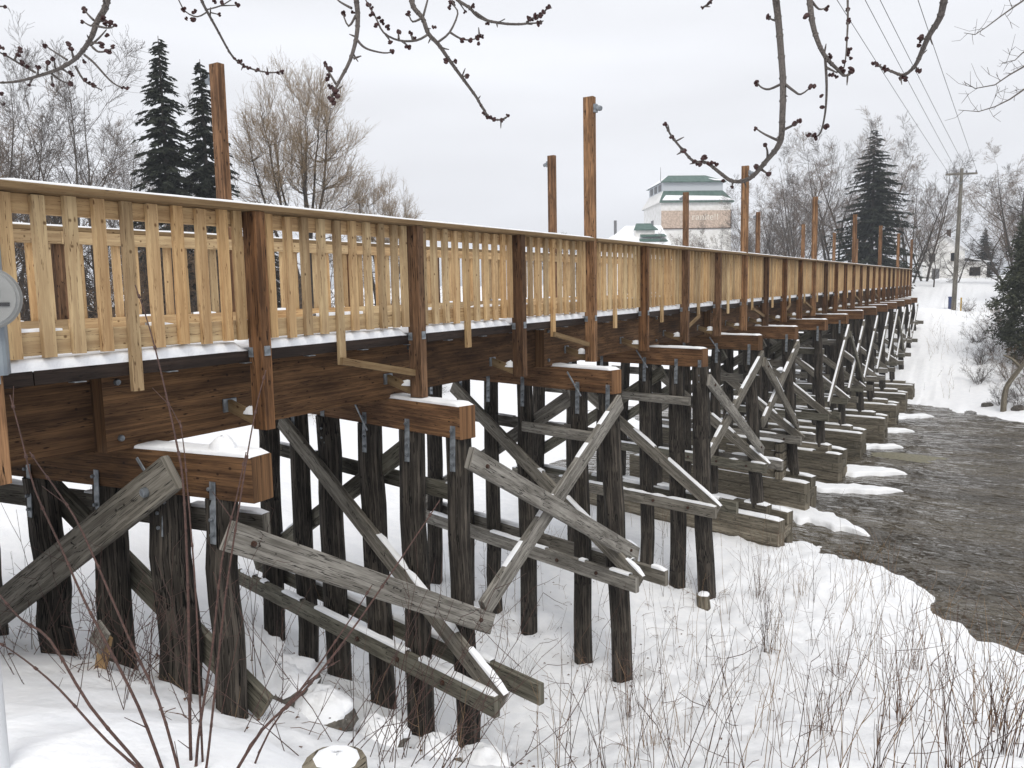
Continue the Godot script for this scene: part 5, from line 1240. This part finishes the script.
func build_near_plants() -> void:
	var g := RandomNumberGenerator.new(); g.seed = 505
	var bud := MB.new()
	# one ragged bud cluster of overlapping scales
	for k in 5:
		var off := Vector3(g.randfn(), g.randfn() * 0.6, g.randfn()) * 0.0028
		bud.tube(PackedVector3Array([off + Vector3(0, -0.0055, 0), off + Vector3(0, -0.003, 0), off + Vector3(0, 0.001, 0), off + Vector3(0, 0.0045, 0), off + Vector3(0, 0.0065, 0)]), PackedFloat32Array([0.0012, 0.0036, 0.0042, 0.0026, 0.0005]), 6)
	var bud_mesh := bud.done(M.bud)
	var words := ["curved up at its tip over the bare trees", "with its tip hanging over the brown willow", "ending in a blunt budded stub against the sky", "long and drooping in the open sky", "short and arching with a raised tip", "hooked round in front of the mill roof", "drooping with a thin side shoot beside the hooked one", "short and thick crossing the overhead wires", "a mere tip of twig at the top"]
	for i in maple_twigs.size():
		var b: Array = maple_twigs[i]
		var t := thing("maple_branch", "budded grey maple branch %s" % words[i], "branch", Vector3.ZERO, "maple branches hanging overhead")
		var q := MB.new()
		var ml := line_of(b[1])
		q.tube(ml, taper(ml.size(), b[0], 0.0016), 8)
		for k in range(1, ml.size() - 1, 2):              # bud scars and short spurs
			q.tube(PackedVector3Array([ml[k].lerp(ml[k + 1], 0.35), ml[k].lerp(ml[k + 1], 0.5), ml[k].lerp(ml[k + 1], 0.65)]), PackedFloat32Array([b[0] * 0.5, lerpf(b[0], 0.0016, k / float(ml.size())) * 1.22, b[0] * 0.4]), 7)
			if g.randf() < 0.5:
				var sd := Vector3(g.randfn(), g.randfn(), g.randfn()).normalized() * g.randf_range(0.008, 0.022)
				q.tube(PackedVector3Array([ml[k], ml[k] + sd * 0.6, ml[k] + sd]), PackedFloat32Array([0.0018, 0.0016, 0.0007]), 5)
		put("stem", q.done(M.maple_bark), t)
		for sd in b[2]:
			var s := MB.new()
			var sl := line_of(sd)
			s.tube(sl, taper(sl.size(), minf(b[0] * 0.5, 0.0026), 0.0011), 5)
			put("twig", s.done(M.maple_bark), t)
		var bl: Array = b[3]
		for k in bl.size() / 3:
			var z := g.randf_range(0.5, 0.85)
			put("bud", bud_mesh, t, Transform3D(Basis.from_euler(Vector3(g.randf() * TAU, g.randf() * TAU, g.randf() * TAU)).scaled(Vector3.ONE * z), Vector3(bl[k * 3], bl[k * 3 + 1], bl[k * 3 + 2])))
	# dogwood stems
	var dg := thing("dogwood_shrub", "red brown dogwood shrub with long bare stems rising from the snow", "shrub")
	for d in dogwood_stems:
		var l := line_of(d[1])
		var q := MB.new()
		q.tube(l, taper(l.size(), d[0], d[0] * 0.35), 7)
		for k in range(2, l.size() - 1, 3):              # pale nodes
			q.tube(PackedVector3Array([l[k] - (l[k + 1] - l[k]).normalized() * 0.006, l[k] + (l[k + 1] - l[k]).normalized() * 0.006]), PackedFloat32Array([d[0] * 1.05, d[0] * 0.95]), 6)
			if g.randf() < 0.45:
				var e := l[k] + ((l[k + 1] - l[k]).normalized() + Vector3(g.randfn(), g.randfn(), g.randfn()) * 0.5).normalized() * g.randf_range(0.03, 0.16)
				q.tube(PackedVector3Array([l[k], e]), PackedFloat32Array([0.002, 0.001]), 4)
		put("stem", q.done(M.dogwood), dg)
	# clumps of dead weed stalks on the near bank
	var kinds := []
	for k in 4:
		var q := MB.new()
		for j in 16:
			var a := g.randf() * TAU
			var p := Vector3(cos(a), 0, sin(a)) * g.randf() * 0.14 - Vector3(0, 0.06, 0)
			stalk(q, p, Vector3(cos(a) * 0.2 * g.randf(), 1, sin(a) * 0.2 * g.randf()).normalized(), g.randf_range(0.4, 1.25), 0.0036, g, 0.55)
		kinds.append(q.done(M.weed[k % 3]))
	var spots := [[-3.1, 12.6, 0.95], [-2.5, 12.9, 0.8], [-2.4, 10.2, 1.0], [-1.4, 9.4, 0.9], [-0.6, 7.7, 1.1], [0.1, 7.9, 1.2], [0.2, 7.0, 1.1], [-1.2, 7.2, 0.9], [-3.2, 7.6, 0.8], [-2.6, 6.7, 0.8], [-4.6, 7.6, 0.7], [-0.7, 10.4, 0.9], [-0.1, 6.4, 1.0]]
	for k in spots.size():
		var sp: Array = spots[k]
		var o := put("weed_clump", kinds[k % 4])
		tag(o, "clump of dead brown weed stalks standing in snow on the near bank", "weeds", "weed clumps on the near bank")
		o.position = on_ground(sp[0], sp[1]); o.rotation.y = k * 1.7; o.scale = Vector3.ONE * sp[2]
	var st := [MB.new(), MB.new(), MB.new()]
	var tries := 0
	var made := 0
	while made < 780 and tries < 9000:
		tries += 1
		var x := g.randf_range(-8.0, 1.6); var s := g.randf_range(3.2, 15.6)
		if x < -3.6 and (g.randf() < 0.72 or s < 3.6): continue
		var dens := mound.get_noise_2d(x * 16.0 + 50, s * 16.0) * 0.5 + 0.5
		if dens < 0.42 and g.randf() < 0.85: continue
		var y := ground(x, s)
		if y < WATER + 0.06: continue
		var small := g.randf()
		stalk(st[g.randi() % 3], Vector3(x, y - 0.04, -s), Vector3(g.randfn() * 0.13, 1, g.randfn() * 0.13).normalized(), (g.randf_range(0.15, 0.45) if small < 0.45 else g.randf_range(0.45, 1.25)), 0.0026 if small < 0.55 else 0.0036, g, 0.5)
		made += 1
	for hl in hollows:                                   # dead grass left standing round the pile feet
		for j in 16:
			var aa := g.randf() * TAU; var rr := g.randf_range(0.13, 0.42)
			var x: float = hl.x + cos(aa) * rr; var s: float = hl.y + sin(aa) * rr
			stalk(st[g.randi() % 3], Vector3(x, ground(x, s) - 0.02, -s), Vector3(cos(aa) * 0.5, 0.8, -sin(aa) * 0.5).normalized(), g.randf_range(0.08, 0.3), 0.0022, g, 0.5)
	for j in 420:                                        # thin stalks on the far bank
		var x := g.randf_range(-3.2, 2.6); var s := g.randf_range(40.0, 62.0)
		if mound.get_noise_2d(x * 9.0, s * 5.0) < 0.0 and g.randf() < 0.8: continue
		stalk(st[g.randi() % 3], Vector3(x, ground(x, s) - 0.04, -s), Vector3(g.randfn() * 0.25, 1, g.randfn() * 0.25).normalized(), g.randf_range(0.3, 0.9), 0.005, g, 0.6)
	for k in 3:
		tag(put("weeds", st[k].done(M.weed[k])), ["scattered brown dead weed stalks over the snowy bank", "scattered straw coloured dead weed stalks over the snowy bank", "scattered dark dead weed stalks over the snowy bank"][k], "weeds", "", "stuff")
	# tall bare shoots in front, at the foot of the picture
	for a in [[-1.55, 4.7, 1.15, -0.25], [-1.0, 4.9, 1.3, 0.12], [-0.75, 5.0, 1.2, 0.3], [-0.3, 5.3, 1.5, -0.12], [-0.05, 5.2, 1.45, 0.05], [0.1, 5.6, 1.4, -0.05], [-2.0, 4.3, 0.9, -0.35], [-0.5, 4.8, 1.1, 0.2], [0.25, 6.1, 1.5, 0.1]]:
		var q := MB.new()
		for j in 3:
			stalk(q, Vector3(g.randfn() * 0.06, -0.05, g.randfn() * 0.06), Vector3(a[3] + g.randfn() * 0.12, 1, g.randfn() * 0.1).normalized(), a[2] * g.randf_range(0.6, 1.0), 0.0045, g, 0.4)
		var o := put("bare_shoot", q.done(M.weed[2]))
		o.position = on_ground(a[0], a[1])
		tag(o, "tall thin dark leafless shoot on the steep snowy bank", "shrub", "tall shoots on the near bank")
	# thin dogwood shoots over the boulders
	var dt := thing("dogwood_shrub", "spread of thin arching red shoots over the snowy boulders under the bridge", "shrub", on_ground(-3.3, 3.7))
	for j in 26:
		var q := MB.new()
		stalk(q, Vector3(g.randfn() * 0.25, -0.05, g.randfn() * 0.2), Vector3(g.randf_range(-0.1, 0.9), 0.9, -g.randf_range(0.0, 0.8)).normalized(), g.randf_range(0.7, 1.5), 0.004, g, 0.5)
		put("stem", q.done(M.dogwood), dt)
	var db := thing("dogwood_shrub", "tangle of thin red brown twigs beneath the grey slanting brace", "shrub", on_ground(-4.4, 2.7))
	for j in 70:
		var q := MB.new()
		stalk(q, Vector3(g.randfn() * 0.7, -0.05, g.randfn() * 0.35), Vector3(g.randfn() * 0.5, 0.8, g.randfn() * 0.4).normalized(), g.randf_range(0.4, 1.1), 0.0032, g, 0.7)
		put("stem", q.done(M.dogwood), db)

func stalk(q: MB, p: Vector3, d: Vector3, len: float, r: float, g: RandomNumberGenerator, branchy: float) -> void:
	var pts := PackedVector3Array([p]); var n := 4
	var bend := Vector3(g.randfn(), g.randfn() * 0.3, g.randfn()) * 0.06
	for i in n:
		d = (d + bend + Vector3(g.randfn(), g.randfn(), g.randfn()) * 0.05).normalized()
		p += d * len / n
		pts.append(p)
	q.tube(pts, taper(n + 1, r, r * 0.4), 3, false)
	for i in range(1, n + 1):
		if g.randf() < branchy:
			var e := pts[i] + (d + Vector3(g.randfn(), g.randfn() * 0.6 + 0.2, g.randfn()) * 0.8).normalized() * len * g.randf_range(0.08, 0.3)
			q.tube(PackedVector3Array([pts[i], pts[i].lerp(e, 0.5) + Vector3(0, -0.01, 0), e]), PackedFloat32Array([r * 0.6, r * 0.5, r * 0.35]), 3, false)

# ---------------------------------------------------------------- small things
func boulder(seed_: int, r: Vector3, white := Vector3.INF) -> ArrayMesh:
	var f := FastNoiseLite.new(); f.seed = seed_; f.frequency = 0.9; f.fractal_octaves = 3
	var q := MB.new()
	for pass_ in (1 if white == Vector3.INF else 2):
		var pts := PackedVector3Array()
		for i in 15:
			var e := PI - PI * i / 14.0
			for j in 25:
				var a := -TAU * j / 24.0
				var d := Vector3(sin(e) * cos(a), cos(e), sin(e) * sin(a))
				if pass_ == 1:                            # the blanket ends at a wandering line round the stone
					var rim := 1.25 + 0.35 * f.get_noise_2d(cos(a) * 2.0, sin(a) * 2.0)
					var e2 := rim * (1.0 - i / 14.0)
					d = Vector3(sin(e2) * cos(a), cos(e2), sin(e2) * sin(a))
					pts.append(white + d * r * (1.0 + 0.35 * f.get_noise_3dv(d * 1.4)) + Vector3(0, 0.055 * sqrt(i / 14.0), 0))
				else: pts.append(d * r * (1.0 + 0.35 * f.get_noise_3dv(d * 1.4)))
		if pass_ == 0: q.sheet(15, 25, pts)
		else: snow.sheet(15, 25, pts)
	return q.done(M.rock)

func build_small_things() -> void:
	# boulders below the first bent
	var i := 0
	for a in [[-5.15, 4.55, 0.34, 0.24], [-4.75, 4.2, 0.26, 0.17], [-4.35, 4.25, 0.28, 0.17], [-4.1, 4.6, 0.24, 0.14], [-5.7, 4.7, 0.36, 0.26], [-3.75, 4.9, 0.2, 0.12], [-3.6, 5.35, 0.26, 0.13]]:
		var t := thing("boulder", "snow capped grey boulder among the posts under the bridge", "boulder", on_ground(a[0], a[1]) + Vector3(0, a[3] * 0.35, 0), "boulders under the bridge")
		put("stone", boulder(60 + i, Vector3(a[2], a[3], a[2] * 0.8), t.position), t)
		i += 1
	# the cut round post in the near snow
	var at := Vector3(-1.60, -0.925, -1.60)
	var st := thing("cut_post", "short weathered round post sawn flat with snow on top", "post", Vector3.ZERO)
	put("stump_body", pile_mesh(at, at - Vector3(0.02, 0.75, 0), 0.092, 0.10, M.crib[2], 28, 0.35), st)
	snow_lump(at + Vector3(0.0, -0.004, -0.01), 0.074, 0.022, 0.066)
	# stubs of older piles
	var k := 0
	for a in [[-3.72, 11.75, 0.24]]:
		var b := thing("pile_stub", "short stub of an old sawn pile in the snow", "stub", Vector3.ZERO)
		var p := on_ground(a[0], a[1])
		put("stub_body", pile_mesh(p + Vector3(0, a[2], 0), p - Vector3(0, 0.3, 0), 0.10, 0.11, M.crib[0]), b)
		snow_lump(p + Vector3(0, a[2], 0), 0.09, 0.05, 0.09)
	# a broken pale board leaning in the twigs
	var bb := thing("broken_board", "broken pale board leaning in the twigs below the slanting brace", "board")
	var p0 := on_ground(-4.75, 2.75)
	timber("board", bb, p0 - Vector3(0.05, 0.1, 0), p0 + Vector3(0.06, 0.28, -0.03), 0.10, 0.025, M.fresh[3], Vector3.RIGHT)
	timber("board", bb, p0 + Vector3(0.03, 0.22, 0.03), p0 + Vector3(0.12, 0.36, 0.02), 0.13, 0.02, M.grey[0], Vector3.RIGHT)
	# a fallen log and leaning dead trunk on the far bank
	var lg := thing("dead_trunk", "pale barkless leaning dead trunk before the cedar on the far bank", "trunk")
	var q := MB.new()
	var l0 := on_ground(0.35, 36.6)
	q.tube(smooth_line(PackedVector3Array([l0, l0 + Vector3(0.05, 0.9, 0), l0 + Vector3(0.4, 1.6, 0.1), l0 + Vector3(1.0, 2.6, 0.1)])), taper(10, 0.11, 0.07), 8)
	q.tube(PackedVector3Array([l0 + Vector3(0.5, 1.75, 0.1), l0 + Vector3(0.2, 2.1, 0.2), l0 + Vector3(-0.1, 2.25, 0.2)]), PackedFloat32Array([0.07, 0.05, 0.03]), 6)
	put("trunk", q.done(M.crib[2]), lg)
	for a in [[0.9, 36.6, 0.3], [2.0, 36.2, 0.4], [-0.2, 37.7, 0.22]]:
		var b := put("boulder", boulder(int(a[0] * 10) + 90, Vector3(a[2], a[2] * 0.6, a[2] * 0.8)))
		b.position = on_ground(a[0], a[1]) + Vector3(0, 0.03, 0)
		tag(b, "dark rock half buried in snow at the far water's edge", "rock", "rocks on the far bank")
	# electricity meter on its pedestal
	var mt := thing("electric_meter", "grey electric meter with round glass cover on a white post", "meter")
	var c := Vector3(-2.262, 0.431, -1.087)
	var toward := Vector3(0.85, 0, 0.53).normalized()    # the dial looks back along the bank
	var sidev := toward.cross(Vector3.UP)
	var basis := Basis(sidev * -1.0, Vector3.UP, toward)
	var box := MB.new()
	box.bar(0.50, 0.17, 0.10, 0.008, 0, 0, Transform3D(Basis(Vector3.UP, Vector3.RIGHT, Vector3.FORWARD), Vector3(-0.052, 0.045, -0.055)))
	put("meter_box", box.done(M.meter_box), mt, Transform3D(basis, c))
	var ring := MB.new()
	ring.tube(PackedVector3Array([Vector3(0, 0, -0.004), Vector3(0, 0, 0.018), Vector3(0, 0, 0.022)]), PackedFloat32Array([0.083, 0.083, 0.078]), 40)
	put("meter_ring", ring.done(M.meter_face), mt, Transform3D(basis, c))
	var dial := MB.new()
	dial.tube(PackedVector3Array([Vector3(0, 0, 0.0225), Vector3(0, 0, 0.03)]), PackedFloat32Array([0.07, 0.07]), 40)
	put("dial", dial.done(M.meter_face), mt, Transform3D(basis, c))
	panel("display", mt, Vector3(-0.02, 0.005, 0.031), Vector3(0.034, 0.032, 0.034), M.black).transform = Transform3D(basis, c)
	panel("dial_mark", mt, Vector3(0.03, -0.022, 0.031), Vector3(0.055, -0.012, 0.033), M.black).transform = Transform3D(basis, c)
	var dome := MB.new()
	dome.tube(PackedVector3Array([Vector3(0, 0, 0.023), Vector3(0, 0, 0.06), Vector3(0, 0, 0.078), Vector3(0, 0, 0.085)]), PackedFloat32Array([0.076, 0.074, 0.062, 0.04]), 40, true)
	put("glass_cover", dome.done(M.glass), mt, Transform3D(basis, c))
	var post := MB.new()
	var pb := c + basis * Vector3(-0.10, 0, -0.16)
	post.tube(PackedVector3Array([pb + Vector3(0, 0.24, 0), pb - Vector3(0, 1.9, 0)]), PackedFloat32Array([0.038, 0.038]), 16)
	put("post", post.done(M.white_pipe), mt)
	# litter: twigs and dead leaves on the snow
	var g := RandomNumberGenerator.new(); g.seed = 909
	var lit := MB.new()
	for j in 700:
		var x := g.randf_range(-7.5, 0.8); var s := g.randf_range(2.4, 12.5)
		if x > -3.4 and g.randf() < 0.7: continue
		var p := Vector3(x, ground(x, s) + 0.012, -s)
		var d := Vector3(g.randfn(), g.randfn() * 0.15, g.randfn()).normalized()
		if g.randf() < 0.6:
			lit.tube(PackedVector3Array([p - d * 0.08, p + Vector3(0, 0.02, 0), p + d * g.randf_range(0.06, 0.2)]), PackedFloat32Array([0.003, 0.003, 0.0015]), 3, false)
		else:
			var w := d.cross(Vector3.UP) * 0.012
			lit.tri(p - d * 0.02, p + w + Vector3(0, 0.012, 0), p + d * 0.022, Vector3.UP)
			lit.tri(p - d * 0.02, p + d * 0.022, p - w + Vector3(0, 0.01, 0), Vector3.UP)
	tag(put("litter", lit.done(M.weed[0])), "fallen twigs and dead leaves scattered on the snow under the bridge", "litter", "", "stuff")
